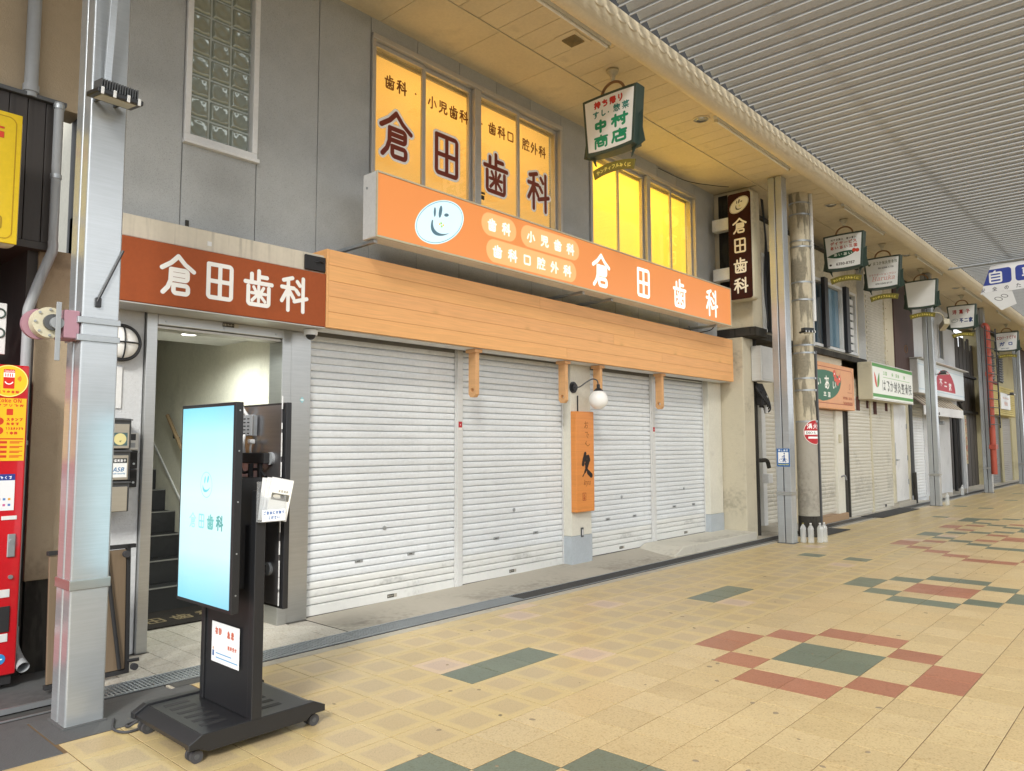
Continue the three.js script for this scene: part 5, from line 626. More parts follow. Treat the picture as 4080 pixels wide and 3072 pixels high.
  // the twin screen on the far side shows its bare back
  const bs = sub('rear_screen', t); mesh('rear_case', rb(-1.662, -1.630, 0.684, 1.752, 1.80, 2.385, 0.004), M.black, bs); mesh('back_sheet', rb(-1.672, -1.663, 0.70, 1.74, 1.82, 2.355, 0.002), mt(0.30, 0.29, 0.30, { map: 'brush', rough: 0.3, metal: 0.8 }), bs);
  mesh('control_board', rb(-1.70, -1.673, 1.58, 1.695, 1.90, 2.10, 0.004), M.grey, bs); const holes = []; for (let r = 0; r < 5; r++) for (let k = 0; k < 4; k++) holes.push(bb(-1.7015, -1.6995, 1.59 + r * 0.02, 1.596 + r * 0.02, 1.93 + k * 0.040, 1.952 + k * 0.040)); mesh('board_slots', holes, M.pit, bs); mesh('heat_fins', [bb(-1.70, -1.68, 1.58, 1.69, 2.108, 2.112), bb(-1.70, -1.68, 1.58, 1.69, 2.118, 2.122)], M.galv, bs);
  const tape = []; for (let y = 0.70; y < 1.74; y += rr(0.06, 0.12)) tape.push(rb(-1.675, -1.671, y, y + rr(0.03, 0.09), 2.357, 2.366, 0.0015)); mesh('white_tape', tape, M.white, bs);
  mesh('cable', tube([[-1.69, 1.69, 2.03], [-1.71, 1.725, 2.02], [-1.70, 1.735, 1.99], [-1.69, 1.68, 1.97]], 0.010), M.white, t); mesh('cable', tube([[-1.70, 1.585, 2.02], [-1.71, 1.54, 2.03], [-1.70, 1.485, 2.02]], 0.010), M.white, t); mesh('plug_cable', [tube([[-1.70, 1.555, 2.105], [-1.705, 1.52, 2.10], [-1.70, 1.485, 2.09]], 0.006), rb(-1.72, -1.69, 1.535, 1.56, 2.09, 2.125, 0.006)], M.white, t);
  mesh('inner_cable', tube([[-1.72, 1.42, 2.02], [-1.73, 1.38, 2.08], [-1.71, 1.40, 2.18], [-1.70, 1.36, 2.26]], 0.008), M.blackMatte, t);
  const slots = []; for (const y of [1.02, 1.13, 1.24]) slots.push(rb(-1.872, -1.868, y - 0.03, y + 0.03, 2.10, 2.14, 0.0015)); mesh('slot', slots, M.pit, t);
  // paper notice on the post
  print('paper_notice', 0.292, 0.206, 1100, (c, W, H) => {
    col(c, '#e9edf2'); c.fillRect(0, 0, W, H); col(c, '#c0604a'); txt(c, '初診', W * 0.11, H * 0.12, W * 0.27, H * 0.20, 7, false, 0.1); txt(c, '急患', W * 0.55, H * 0.14, W * 0.27, H * 0.20, 7, false, 0.1); txt(c, '随時受付', W * 0.58, H * 0.50, W * 0.33, H * 0.115, 4.5, false, 0.1);
    col(c, '#5c9dd0'); c.lineWidth = 3; for (const [y, a, b] of [[0.77, 0.17, 0.72], [0.88, 0.17, 0.94]]) { c.setLineDash([9, 4]); c.beginPath(); c.moveTo(W * a, H * y); c.lineTo(W * b, H * (y + 0.0)); c.lineWidth = 6; c.stroke(); c.setLineDash([]); }
    col(c, '#2a5a9a'); c.fillRect(W * 0.035, H * 0.72, W * 0.06, H * 0.14); col(c, '#c89a80'); oval(c, W * 0.065, H * 0.67, W * 0.022, H * 0.04); c.fill();
  }, t, [-1.8425, 0.50, 2.143], -Math.PI / 2);
  // leaflet holder on the near edge of the post
  const lf = thing('leaflet_holder', 'clear leaflet holder with white brochures on the display stand post', 'holder', [-1.702, 1.131, 2.297]); lf.scale.setScalar(1.036);
  const clear = new THREE.MeshPhysicalMaterial({ color: lin(0.95, 0.96, 0.97), roughness: 0.08, transmission: 0.9, thickness: 0 }); mesh('holder_back', rb(-0.068, 0.068, 0, 0.20, 0, 0.003, 0.001), clear, lf); mesh('holder_front', [rb(-0.068, 0.068, 0, 0.125, 0.047, 0.050, 0.001), rb(-0.068, -0.065, 0, 0.15, 0.003, 0.047, 0.001), rb(0.065, 0.068, 0, 0.15, 0.003, 0.047, 0.001), rb(-0.065, 0.065, 0, 0.003, 0.003, 0.047, 0.001)], clear, lf);
  for (let k = 0; k < 3; k++) { const o = mesh('brochure', rb(-0.062, 0.062, 0, 0.21, 0, 0.006, 0.001), M.white, lf); o.position.set(k * 0.010 - 0.004, 0.006, 0.012 + k * 0.011); o.rotation.z = -0.10 - 0.05 * k; }
  const br = lf.children.at(-1); print('brochure_cover', 0.12, 0.20, 900, (c, W, H) => { col(c, '#f4f3ee'); c.fillRect(0, 0, W, H); col(c, '#a8a49a'); txt(c, '倉田歯科', W * 0.35, H * 0.26, W * 0.5, H * 0.07, 2.5); col(c, '#6b6a62'); c.fillRect(W * 0.08, H * 0.36, W * 0.84, H * 0.17); col(c, '#cfcabd'); oval(c, W * 0.35, H * 0.44, W * 0.2, H * 0.05); c.fill(); col(c, '#2b2722'); oval(c, W * 0.6, H * 0.43, W * 0.1, H * 0.04); c.fill(); }, br, [0, 0.105, 0.0072]);
  print('holder_label', 0.13, 0.058, 1100, (c, W, H) => { col(c, '#eef2f6'); c.fillRect(0, 0, W, H); col(c, '#3f66a8'); txt(c, 'ご自由にお取り', W * 0.04, H * 0.12, W * 0.92, H * 0.30, 3.2, false, 0.08); txt(c, 'ください', W * 0.24, H * 0.55, W * 0.52, H * 0.30, 3.2, false, 0.08); }, lf, [0, 0.033, 0.0518]);
  for (const [x, z] of [[-2.095, 2.36], [-1.465, 2.36], [-2.095, 1.82], [-1.465, 1.82]]) { const w = sub('caster', t); mesh('fork', [rb(x - 0.012, x + 0.012, 0.083, 0.127, z - 0.012, z + 0.012, 0.003)], M.black, w); for (const s of [-1, 1]) mesh('wheel', cy(0.030, 0.030, 0.018, x, 0.0825, z + s * 0.022, 'z', 24), M.rubber, w), mesh('wheel_hub', cy(0.012, 0.012, 0.020, x, 0.0825, z + s * 0.0225, 'z', 16), M.darkGrey, w); }
  const pc = mesh('power_cord', tube([[-2.04, 0.08, 1.655], [-2.09, 0.03, 1.60], [-2.06, 0.008, 1.50], [-1.93, 0.008, 1.47], [-1.97, 0.008, 1.58], [-2.10, 0.008, 1.62], [-2.14, 0.008, 1.52], [-2.08, 0.008, 1.36]], 0.007, 8, 8), M.rubber); tag(pc, 'black power cord looped on the slabs behind the display stand', 'cable');
  const mh = structure('manhole_cover'); const md = mesh('cover_plate', rb(-1.60, -1.33, -0.01, 0.0035, 0.955, 1.045, 0.002), M.grateDark, mh);
}
// ---------- neighbour at the left ----------
{
  const b = thing('left_shop', 'left neighbouring shop with dark brown boards below a beige wall', 'building');
  mesh('upper_wall', bb(-14, -1.96, 3.935, 5.92, -0.2, 0.03), M.beigeWall, b); mesh('lower_wall', [bb(-2.185, -1.96, 0.62, 2.90, -0.2, 0.03)], M.beigeWall, b); mesh('wall_foot', bb(-2.17, -1.96, 0, 0.62, -0.2, 0.0), M.stain, b); mesh('recess_wall', bb(-14, -2.185, 0, 2.9, -0.9, -0.75), M.clad, b); mesh('side_return', bb(-2.25, -2.186, 0, 2.9, -0.75, 0.0), M.clad, b);
  mesh('board_backing', bb(-14, -2.09, 2.93, 3.93, -0.2, 0.05), M.pit, b); mesh('soffit', bb(-14, -2.09, 2.88, 2.93, -0.9, 0.09), M.clad, b); mesh('top_flashing', rb(-14, -2.08, 3.925, 3.955, 0.0, 0.115, 0.004), M.darkGrey, b);
  const g = done(rb(0.002, 0.108, 2.932, 3.924, 0.05, 0.082, 0.004)); for (let k = 0; k < 12; k++) mesh('cladding_board', g, M.clad, b).position.x = -2.09 - 0.11 * (k + 1);
  const p = (name, gs, l) => tag(mesh(name, gs, M.pipe), l, 'pipe');
  const pA = thing('downpipe', 'grey vertical downpipe on the beige wall at the top left', 'pipe', [0, 0, 0], 0, 'grey downpipes at the left edge'); mesh('pipe', cy(0.042, 0.042, 1.9, -2.30, 4.88, 0.085, 'y', 20), M.pipe, pA); mesh('collar', cy(0.05, 0.05, 0.05, -2.30, 3.99, 0.085, 'y', 20), M.pipe, pA);
  const pB = thing('downpipe', 'grey cranked downpipe running behind the left column beside the dark boards', 'pipe', [0, 0, 0], 0, 'grey downpipes at the left edge'); mesh('pipe', [cy(0.030, 0.030, 1.02, -2.135, 3.42, 0.13, 'y', 18), tube([[-2.135, 2.94, 0.13], [-2.135, 2.88, 0.13], [-2.16, 2.80, 0.13], [-2.205, 2.66, 0.13], [-2.245, 2.52, 0.13], [-2.265, 2.44, 0.13], [-2.265, 2.37, 0.13]], 0.032, 14), cy(0.030, 0.030, 2.05, -2.265, 1.36, 0.13, 'y', 18), tube([[-2.265, 0.35, 0.13], [-2.265, 0.24, 0.14], [-2.25, 0.16, 0.20], [-2.24, 0.12, 0.30]], 0.036, 14)], M.pipe, pB); for (const [x, y] of [[-2.135, 3.9], [-2.135, 3.40], [-2.265, 2.34], [-2.265, 1.55]]) mesh('collar', cy(0.036, 0.036, 0.03, x, y, 0.13, 'y', 18), M.galv, pB);
  const ys = thing('yellow_box_sign', 'yellow box sign with rounded corners on the dark boards', 'sign', [-2.78, 3.225, 0.36]); mesh('sign_case', new RoundedBoxGeometry(0.74, 0.875, 0.14, 4, 0.06), M.creamPaint, ys); mesh('sign_face', new RoundedBoxGeometry(0.71, 0.845, 0.01, 3, 0.05).translate(0, 0, 0.068), M.yellow, ys);
  print('sign_print', 0.66, 0.8, 400, (c, W, H) => { c.strokeStyle = '#b98d00'; c.lineWidth = 2; pill(c, 3, 3, W - 6, H - 6, 18); c.stroke(); col(c, '#c7391f'); c.fillRect(W * 0.72, H * 0.10, W * 0.17, 5); c.fillRect(W * 0.72, H * 0.14, W * 0.17, H * 0.05); col(c, '#1f5f9f'); c.fillRect(W * 0.72, H * 0.70, W * 0.16, H * 0.07); c.strokeStyle = '#9a7a10'; c.lineWidth = 3; pill(c, W * 0.70, H * 0.82, W * 0.2, H * 0.1, 6); c.stroke(); }, ys, [0, 0, 0.0745], 0, { alpha: true });
  const v = thing('vending_machine', 'red drinks vending machine with yellow and red posters at the left edge', 'vending machine', [-2.80, 0.03, -0.10]);
  mesh('cabinet', rb(-0.52, 0.52, 0.06, 2.02, -0.38, 0.392, 0.012, 2), M.red, v); mesh('plinth', bb(-0.5, 0.5, 0, 0.06, -0.36, 0.37), M.blackMatte, v); mesh('door_edge', rb(0.505, 0.521, 0.08, 2.0, 0.33, 0.36, 0.003), M.darkGrey, v);
  const F = 0.3945, S = (x) => x + 2.80, YV = (y) => y - 0.03;
  print('round_poster', 0.22, 0.215, 1000, (c, W, H) => { col(c, '#f2c928'); oval(c, W / 2, H / 2, W * 0.49, H * 0.48); c.fill(); c.strokeStyle = '#fff3b0'; c.lineWidth = 4; oval(c, W / 2, H / 2, W * 0.47, H * 0.46); c.stroke(); col(c, '#d5281d'); pill(c, W * 0.36, H * 0.15, W * 0.28, H * 0.58, 6); c.fill(); col(c, '#fff'); c.fillRect(W * 0.36, H * 0.25, W * 0.28, H * 0.14); c.font = 'italic bold 20px serif'; c.textAlign = 'center'; c.fillText('Coca-Cola', W / 2, H * 0.235, W * 0.25); col(c, '#d5281d'); for (let k = 0; k < 4; k++) c.fillRect(W * (0.40 + k * 0.057), H * 0.28, 5, H * 0.09); c.strokeStyle = '#fff'; c.lineWidth = 7; c.beginPath(); c.arc(W / 2, H * 0.49, W * 0.10, 0.3, 2.84); c.stroke(); c.strokeStyle = '#e0641e'; c.lineWidth = 5; for (const r of [0.04, 0.075, 0.11]) { c.beginPath(); c.arc(W * 0.69, H * 0.42, W * r, -0.8, 0.8); c.stroke(); } col(c, '#d24a1d'); txt(c, 'スマホ自販', W * 0.22, H * 0.78, W * 0.56, H * 0.09, 4); }, v, [S(-2.395), YV(1.945), F], 0, { alpha: true });
  print('yellow_poster', 0.36, 0.40, 800, (c, W, H) => { col(c, '#f0bd1e'); c.fillRect(0, 0, W, H); col(c, '#d0371b'); c.font = 'bold 26px sans-serif'; c.textAlign = 'left'; c.fillText('Coke ON', W * 0.55, H * 0.07); txt(c, 'アプリでお', W * 0.55, H * 0.09, W * 0.42, H * 0.05, 3); pill(c, W * 0.70, H * 0.17, W * 0.1, H * 0.1, 4); c.fill(); col(c, '#c9391a'); oval(c, W * 0.60, H * 0.37, W * 0.065, W * 0.065); c.fill(); txt(c, 'スタンプ', W * 0.70, H * 0.31, W * 0.26, H * 0.06, 4); txt(c, 'たまる', W * 0.70, H * 0.385, W * 0.2, H * 0.05, 4); oval(c, W * 0.60, H * 0.52, W * 0.065, W * 0.065); c.fill(); txt(c, '15スタンプで', W * 0.69, H * 0.46, W * 0.28, H * 0.05, 4); txt(c, '1本料', W * 0.69, H * 0.53, W * 0.2, H * 0.055, 4); c.fillRect(W * 0.52, H * 0.64, W * 0.46, H * 0.02); for (let k = 0; k < 4; k++) { oval(c, W * 0.55, H * (0.70 + k * 0.075), 9, 9); c.fill(); c.fillRect(W * 0.60, H * (0.685 + k * 0.075), W * 0.13, H * 0.04); c.fillRect(W * 0.77, H * (0.69 + k * 0.075), W * 0.2, 4); c.fillRect(W * 0.77, H * (0.71 + k * 0.075), W * 0.15, 4); } }, v, [S(-2.472), YV(1.634), F]);
  print('white_label', 0.20, 0.23, 700, (c, W, H) => { col(c, '#e6e8ec'); c.fillRect(0, 0, W, H); col(c, '#24388a'); c.fillRect(0, 0, W, H * 0.17); col(c, '#fff'); c.font = 'bold 18px sans-serif'; c.textAlign = 'right'; c.fillText('QR', W * 0.55, H * 0.12); txt(c, 'でくる', W * 0.57, H * 0.05, W * 0.35, H * 0.09, 2.5); ['#d8433a', '#4a7ec0', '#e0a23a', '#3a9e6a', '#c65a92', '#5577bb'].forEach((k, i) => { col(c, k); c.fillRect(W * (0.55 + (i % 3) * 0.14), H * (0.66 + Math.floor(i / 3) * 0.16), W * 0.07, H * 0.06); }); }, v, [S(-2.435), YV(1.235), F]);
  mesh('coin_lock', [rb(S(-2.362), S(-2.318), YV(0.825), YV(0.97), 0.392, 0.404, 0.016, 2), cy(0.014, 0.014, 0.02, S(-2.34), YV(0.925), 0.404, 'z', 16)], M.galv, v); mesh('maker_strip', rb(S(-2.40), S(-2.315), YV(1.06), YV(1.085), 0.392, 0.396, 0.002), M.white, v); mesh('key_lock', cy(0.013, 0.013, 0.014, S(-2.335), YV(0.70), 0.396, 'z', 16), M.galv, v); mesh('dispensing_flap', rb(S(-2.75), S(-2.33), YV(0.36), YV(0.52), 0.392, 0.40, 0.01), M.blackMatte, v); for (const [y, h] of [[0.575, 0.05], [0.30, 0.05]]) mesh('white_strip', rb(S(-2.60), S(-2.335), YV(y), YV(y + h), 0.392, 0.3965, 0.002), M.white, v); print('blue_badge', 0.07, 0.07, 700, (c, W, H) => { col(c, '#2e86c8'); oval(c, W / 2, H / 2, W * 0.48, W * 0.48); c.fill(); col(c, '#fff'); c.fillRect(W * 0.25, H * 0.44, W * 0.5, H * 0.12); }, v, [S(-2.375), YV(0.195), F], 0, { alpha: true });
  const nt = thing('pale_notice', 'pale green notice board in the dark recess by the vending machine', 'notice', [-2.46, 2.30, 0.12]); mesh('board', rb(-0.18, 0.075, -0.17, 0.17, 0, 0.012, 0.02, 2), M.white, nt); mesh('green_print', [new THREE.TorusGeometry(0.03, 0.006, 6, 20).translate(0.035, 0.10, 0.0135), new THREE.TorusGeometry(0.03, 0.006, 6, 20).translate(0.035, -0.03, 0.0135)], M.signGreen, nt);
  mesh('notice_bracket', rb(-0.05, 0.02, -0.02, 0.02, -0.86, 0, 0.004), M.darkGrey, nt);
}
// ---------- hanging shop signs ----------
const ribbon = (c, W, H) => { c.clearRect(0, 0, W, H); const a = [...'サンティフルみくに'], n = a.length; col(c, '#f2e070'); a.forEach((ch, i) => { const u = (i + 0.5) / n, y = H * (0.30 + 0.32 * (2 * u - 1) ** 2); put(c, ch, W * (0.03 + 0.94 * i / n) + 1, y - H * 0.06, W * 0.94 / n - 2, H * 0.44, 8); }); };
const ribTex = canvasTex(512, 110, ribbon);
function hangingSign(x, label, draw) {
  const t = thing('hanging_sign', label, 'sign', [x, 5.155, 1.235], -Math.PI / 2, 'shop signs hanging from the arcade ceiling');
  const trap = (a, b, c2, d, arch) => { const s = new THREE.Shape(); s.moveTo(-b, d); s.quadraticCurveTo(0, d - 0.035, b, d); s.lineTo(a, c2); s.quadraticCurveTo(0, c2 + 0.02, -a, c2); s.closePath(); return s; };
  mesh('case', new THREE.ExtrudeGeometry(trap(0.365, 0.315, 0.34, -0.315), { depth: 0.15, bevelEnabled: true, bevelSize: 0.006, bevelThickness: 0.006, bevelSegments: 2, curveSegments: 12 }).translate(0, 0, -0.075), M.signGreen, t);
  const face = mt(0.80, 0.82, 0.82, { rough: 0.4 }); mesh('face', new THREE.ExtrudeGeometry(trap(0.335, 0.288, 0.312, -0.285), { depth: 0.006, bevelEnabled: false, curveSegments: 12 }).translate(0, 0, 0.079), face, t);
  if (draw) print('face_print', 0.64, 0.60, 640, draw, t, [0, 0.010, 0.0865], 0, { alpha: true });
  for (const s of [-1, 1]) { const q = new THREE.Shape([[0.335, 0.02], [0.395, 0.06], [0.385, -0.14], [0.415, -0.30], [0.35, -0.33], [0.29, -0.35], [0.255, -0.42], [0.235, -0.44], [0.25, -0.37], [0.24, -0.335], [0.318, -0.318]].map(([a, b]) => new THREE.Vector2(s * a, b))); mesh('side_scroll', new THREE.ExtrudeGeometry(q, { depth: 0.012, bevelEnabled: false }).translate(0, 0, -0.006), M.signGreen, t); }
  const pl = new THREE.Shape(); pl.moveTo(-0.285, -0.50); pl.quadraticCurveTo(0, -0.415, 0.285, -0.50); pl.lineTo(0.262, -0.60); pl.quadraticCurveTo(0, -0.52, -0.262, -0.60); pl.closePath(); mesh('name_ribbon', new THREE.ExtrudeGeometry(pl, { depth: 0.012, bevelEnabled: true, bevelSize: 0.004, bevelThickness: 0.003, bevelSegments: 1, curveSegments: 16 }).translate(0, 0.02, -0.006), M.goldGreen, t);
  const rt = new THREE.Mesh(new THREE.PlaneGeometry(0.50, 0.125), new THREE.MeshStandardMaterial({ map: ribTex, transparent: true, roughness: 0.5 })); rt.name = 'ribbon_lettering'; rt.position.set(0, -0.495, 0.0115); t.add(rt);
  mesh('hanger_arch', new THREE.TorusGeometry(0.155, 0.017, 10, 28, Math.PI).scale(1, 0.92, 1).translate(0, 0.355, 0), M.rust, t); mesh('hanger_cup', [new THREE.LatheGeometry([[0.0, 0.0], [0.02, 0.0], [0.028, 0.04], [0.035, 0.07], [0.066, 0.10], [0.072, 0.135], [0.0, 0.135]].map((p) => new THREE.Vector2(...p)), 24).translate(0, 0.508, 0)], M.creamPaint, t);
  return t;
}
hangingSign(3.12, 'nearest hanging sign, white with red and green sushi shop lettering', (c, W, H) => { col(c, '#c4332f'); txt(c, '持ち帰り', W * 0.17, H * 0.03, W * 0.66, H * 0.16, 11, false, 0.06); col(c, '#2f7f78'); txt(c, 'すし', W * 0.14, H * 0.22, W * 0.32, H * 0.15, 10); txt(c, '惣菜', W * 0.58, H * 0.20, W * 0.36, H * 0.17, 9); c.fillRect(W * 0.48, H * 0.30, 10, 10); col(c, '#0f8a63'); put(c, '中', W * 0.15, H * 0.40, W * 0.34, H * 0.28, 21); put(c, '村', W * 0.53, H * 0.39, W * 0.38, H * 0.28, 20); put(c, '商', W * 0.15, H * 0.70, W * 0.35, H * 0.28, 16); put(c, '店', W * 0.53, H * 0.69, W * 0.37, H * 0.28, 19); });
hangingSign(10.86, 'hanging sign with red lettering, a green leaf emblem and number 6350-8787', (c, W, H) => { col(c, '#4a4440'); txt(c, 'NPO法人 あいあい', W * 0.14, H * 0.06, W * 0.74, H * 0.08, 4.5); col(c, '#c05a45'); txt(c, 'デイサービス', W * 0.12, H * 0.16, W * 0.78, H * 0.12, 6.5); txt(c, 'あいあい三国', W * 0.11, H * 0.30, W * 0.80, H * 0.12, 6.5); col(c, '#27543f'); c.beginPath(); c.moveTo(W * 0.02, H * 0.62); c.quadraticCurveTo(W * 0.45, H * 0.42, W * 0.88, H * 0.53); c.quadraticCurveTo(W * 0.5, H * 0.82, W * 0.02, H * 0.62); c.fill(); col(c, '#f0efe6'); txt(c, 'あいあい', W * 0.2, H * 0.53, W * 0.56, H * 0.11, 5); col(c, '#c8452f'); for (const [x, y] of [[0.80, 0.51], [0.89, 0.53]]) { oval(c, W * x, H * y, W * 0.055, W * 0.055); c.fill(); } col(c, '#443c38'); c.font = 'bold 46px sans-serif'; c.textAlign = 'center'; c.fillText('☎6350-8787'.slice(1), W * 0.54, H * 0.93, W * 0.7); oval(c, W * 0.12, H * 0.895, 15, 12); c.fill(); });
hangingSign(13.27, 'hanging sign with pink script salon name and two telephone lines', (c, W, H) => { col(c, '#9ba093'); txt(c, 'はるか鍼灸整骨院', W * 0.22, H * 0.08, W * 0.76, H * 0.13, 5); col(c, '#5c6a4a'); c.beginPath(); c.moveTo(W * 0.02, H * 0.10); c.quadraticCurveTo(W * 0.12, H * 0.34, W * 0.18, H * 0.09); c.quadraticCurveTo(W * 0.13, H * 0.2, W * 0.02, H * 0.10); c.fill(); col(c, '#45423e'); c.textAlign = 'center'; c.font = 'bold 32px sans-serif'; c.fillText('06-6394-1770', W * 0.62, H * 0.36, W * 0.62); c.fillText('070-5345-0111', W * 0.54, H * 0.92, W * 0.68); col(c, '#d99a92'); txt(c, 'リラクゼーションサロン', W * 0.08, H * 0.52, W * 0.86, H * 0.08, 3.5); c.font = 'italic 82px serif'; c.fillText('Haruka', W * 0.52, H * 0.78, W * 0.86); });
hangingSign(16.36, 'blank white hanging sign without any lettering', null);
hangingSign(20.80, 'hanging sign with red and blue confectionery lettering', (c, W, H) => { col(c, '#a8322e'); txt(c, '洋菓子', W * 0.10, H * 0.14, W * 0.78, H * 0.24, 12, false, 0.3); col(c, '#23407c'); txt(c, '不二家', W * 0.40, H * 0.55, W * 0.54, H * 0.25, 14, false, 0.06); c.strokeStyle = '#4a6a7c'; c.lineWidth = 5; oval(c, W * 0.22, H * 0.67, W * 0.13, H * 0.08, -0.15); c.stroke(); c.beginPath(); c.moveTo(W * 0.13, H * 0.70); c.quadraticCurveTo(W * 0.2, H * 0.58, W * 0.26, H * 0.66); c.stroke(); });
hangingSign(27.95, 'farthest hanging sign with red and blue record shop lettering', (c, W, H) => { col(c, '#b04a40'); c.font = 'bold 84px sans-serif'; c.fillText('CD', W * 0.03, H * 0.36); txt(c, 'テープ', W * 0.30, H * 0.17, W * 0.30, H * 0.19, 8); txt(c, 'ビデオ', W * 0.64, H * 0.15, W * 0.32, H * 0.21, 8); col(c, '#2a4f9a'); put(c, 'ガ', W * 0.15, H * 0.52, W * 0.27, H * 0.25, 17); put(c, 'ロ', W * 0.56, H * 0.52, W * 0.24, H * 0.23, 17); col(c, '#66809a'); c.font = 'bold 34px sans-serif'; c.fillText('6393-5667', W * 0.22, H * 0.94, W * 0.6); });
{ // cloth banner across the street
  const t = thing('cloth_banner', 'white cloth banner with blue lettering about bicycles, one corner folded down', 'banner', [16.6, 5.74, 0]);
  mesh('banner_pole', bar([0, 0, 1.72], [0, 0.05, 7.5], 0.028, 14), M.pipe, t); for (const z of [1.80, 2.72, 4.5]) mesh('hook', new THREE.TorusGeometry(0.035, 0.008, 6, 16).rotateY(Math.PI / 2).translate(0, 0.05, z), M.galv, t); mesh('chain', bar([0, 0.05, 1.80], [0, 0.30, 1.80], 0.006), M.galv, t);
  const g = new THREE.PlaneGeometry(4.4, 0.62, 44, 10), p = g.attributes.position, uv = g.attributes.uv; for (let i = 0; i < p.count; i++) { const u = uv.getX(i), v = uv.getY(i); const zl = 2.66 - 0.24 * (1 - v), z = zl + u * (7.0 - zl); p.setXYZ(i, 0.03 * Math.sin(z * 3.1 + v) * (1 - v * 0.7), -0.05 - 0.64 * (1 - v) + 0.02 * Math.sin(z * 2), z); uv.setXY(i, (z - 2.4) / 4.6, v); } g.computeVertexNormals();
  const tx = canvasTex(1500, 210, (c, W, H) => { col(c, '#e8e8ea'); c.fillRect(0, 0, W, H); [...'自転車'].forEach((ch, i) => { col(c, '#3b4a9a'); pill(c, 12 + i * 230, 28, 205, 118, 24); c.fill(); col(c, '#f2f2f4'); put(c, ch, 50 + i * 230, 36, 128, 102, 13); }); col(c, '#6a6a70'); [...'安全のため自転車は押し歩き'].forEach((ch, i) => put(c, ch, 8 + i * 78, 162, 34, 36, 4)); });
  const b = new THREE.Mesh(g, new THREE.MeshStandardMaterial({ map: tx, roughness: 0.9, side: THREE.DoubleSide })); b.name = 'cloth'; t.add(b);
  const fg = new THREE.BufferGeometry(); const A = [-0.01, -0.68, 2.44], B = [0.02, -0.67, 3.05], C2 = [-0.05, -1.14, 2.84], E2 = [-0.03, -1.02, 3.14]; fg.setAttribute('position', new THREE.BufferAttribute(new Float32Array([...A, ...C2, ...B, ...B, ...C2, ...E2]), 3)); fg.computeVertexNormals(); fg.setAttribute('uv', new THREE.BufferAttribute(new Float32Array([0, 1, 0.6, 0, 1, 1, 1, 1, 0.6, 0, 1.1, 0.2]), 2));
  const ft2 = canvasTex(200, 200, (c, W, H) => { col(c, '#d6d6d4'); c.fillRect(0, 0, W, H); c.strokeStyle = '#5a5a58'; c.lineWidth = 5; oval(c, W * 0.55, H * 0.4, 26, 16, 0.5); c.stroke(); oval(c, W * 0.75, H * 0.28, 22, 14, 0.5); c.stroke(); });
  const fo = new THREE.Mesh(fg, new THREE.MeshStandardMaterial({ map: ft2, roughness: 0.9, side: THREE.DoubleSide })); fo.name = 'folded_corner'; t.add(fo);
}
// ---------- shops further along ----------
function plainShutter(parent, name, x0, x1, y0, y1, z, m) { const pts = [[-0.03, y0]]; const n = Math.round((y1 - y0) / 0.075); for (let k = 0; k < n; k++) { const y = y0 + k * (y1 - y0) / n, h = (y1 - y0) / n; pts.push([0.000, y], [0.008, y + 0.012], [0.011, y + h * 0.5], [0.008, y + h - 0.012], [-0.002, y + h - 0.002]); } pts.push([-0.03, y1]); const o = mesh(name, prof(pts, x0, x1), m, parent); o.position.z = z; return o; }
const FZ = 0.55;
{ // party wall at the right end of the dental building
  const w = thing('party_wall', 'stained cream concrete party wall between the clinic and the next shop', 'wall');
  mesh('lower_pier', rb(7.90, 8.30, 0, 3.30, -0.2, 0.5, 0.02, 2), M.creamWall, w); mesh('upper_wall', rb(7.91, 8.28, 3.45, 5.79, -0.2, 0.69, 0.012), M.creamWall, w); mesh('ledge', rb(7.895, 8.34, 3.30, 3.45, -0.2, 0.74, 0.01), M.stain, w);
  mesh('soot_streak', [rb(7.9035, 7.908, 4.05, 5.75, 0.13, 0.30, 0.002)], M.stain, w);
  const b = thing('meter_box', 'white metal equipment box on the party wall beside the column', 'box', [0, 0, 0]); mesh('box_body', rb(8.20, 8.75, 2.58, 3.17, 0.505, 0.68, 0.01), M.aluWhite, b); mesh('box_door', rb(8.23, 8.72, 2.61, 3.14, 0.681, 0.69, 0.004), M.aluWhite, b);
  const c = thing('cable_bundle', 'tangle of black cables and boxes below the white equipment box', 'cables'); for (let k = 0; k < 7; k++) mesh('cable', tube([[8.3 + 0.04 * k, 2.55, 0.53], [8.25 + 0.07 * k, 2.42 - 0.02 * k, 0.58], [8.40 + 0.05 * k, 2.30 - 0.03 * k, 0.60], [8.55 + 0.02 * k, 2.36 - 0.05 * k, 0.52], [8.5 + 0.04 * k, 2.15, 0.5]], 0.014), M.black, c); mesh('junction_box', rb(8.36, 8.52, 2.18, 2.42, 0.505, 0.60, 0.01), M.blackMatte, c); mesh('white_fitting', cy(0.03, 0.03, 0.3, 8.62, 2.2, 0.56, 'y', 16), M.white, c);
  const dp = thing('dark_downpipe', 'dark vertical pipe between the party wall and the narrow shutter', 'pipe'); mesh('pipe', cy(0.045, 0.045, 5.6, 8.42, 2.8, 0.45, 'y', 16), M.stain, dp); mesh('elbow', tube([[8.42, 1.25, 0.45], [8.55, 1.25, 0.48], [8.68, 1.24, 0.52], [8.72, 1.12, 0.54]], 0.035, 12), M.stain, dp); mesh('valve_box', rb(8.60, 8.78, 0.86, 1.02, 0.46, 0.58, 0.01), M.white, dp);
  for (let k = 0; k < 5; k++) mesh('wire', tube([[8.33 + 0.02 * k, 5.7, 0.70], [8.36, 5.0 - 0.1 * k, 0.74 + 0.01 * k], [8.34 + 0.02 * k, 4.2, 0.71], [8.38, 3.5, 0.74]], 0.008), M.black, dp);
}
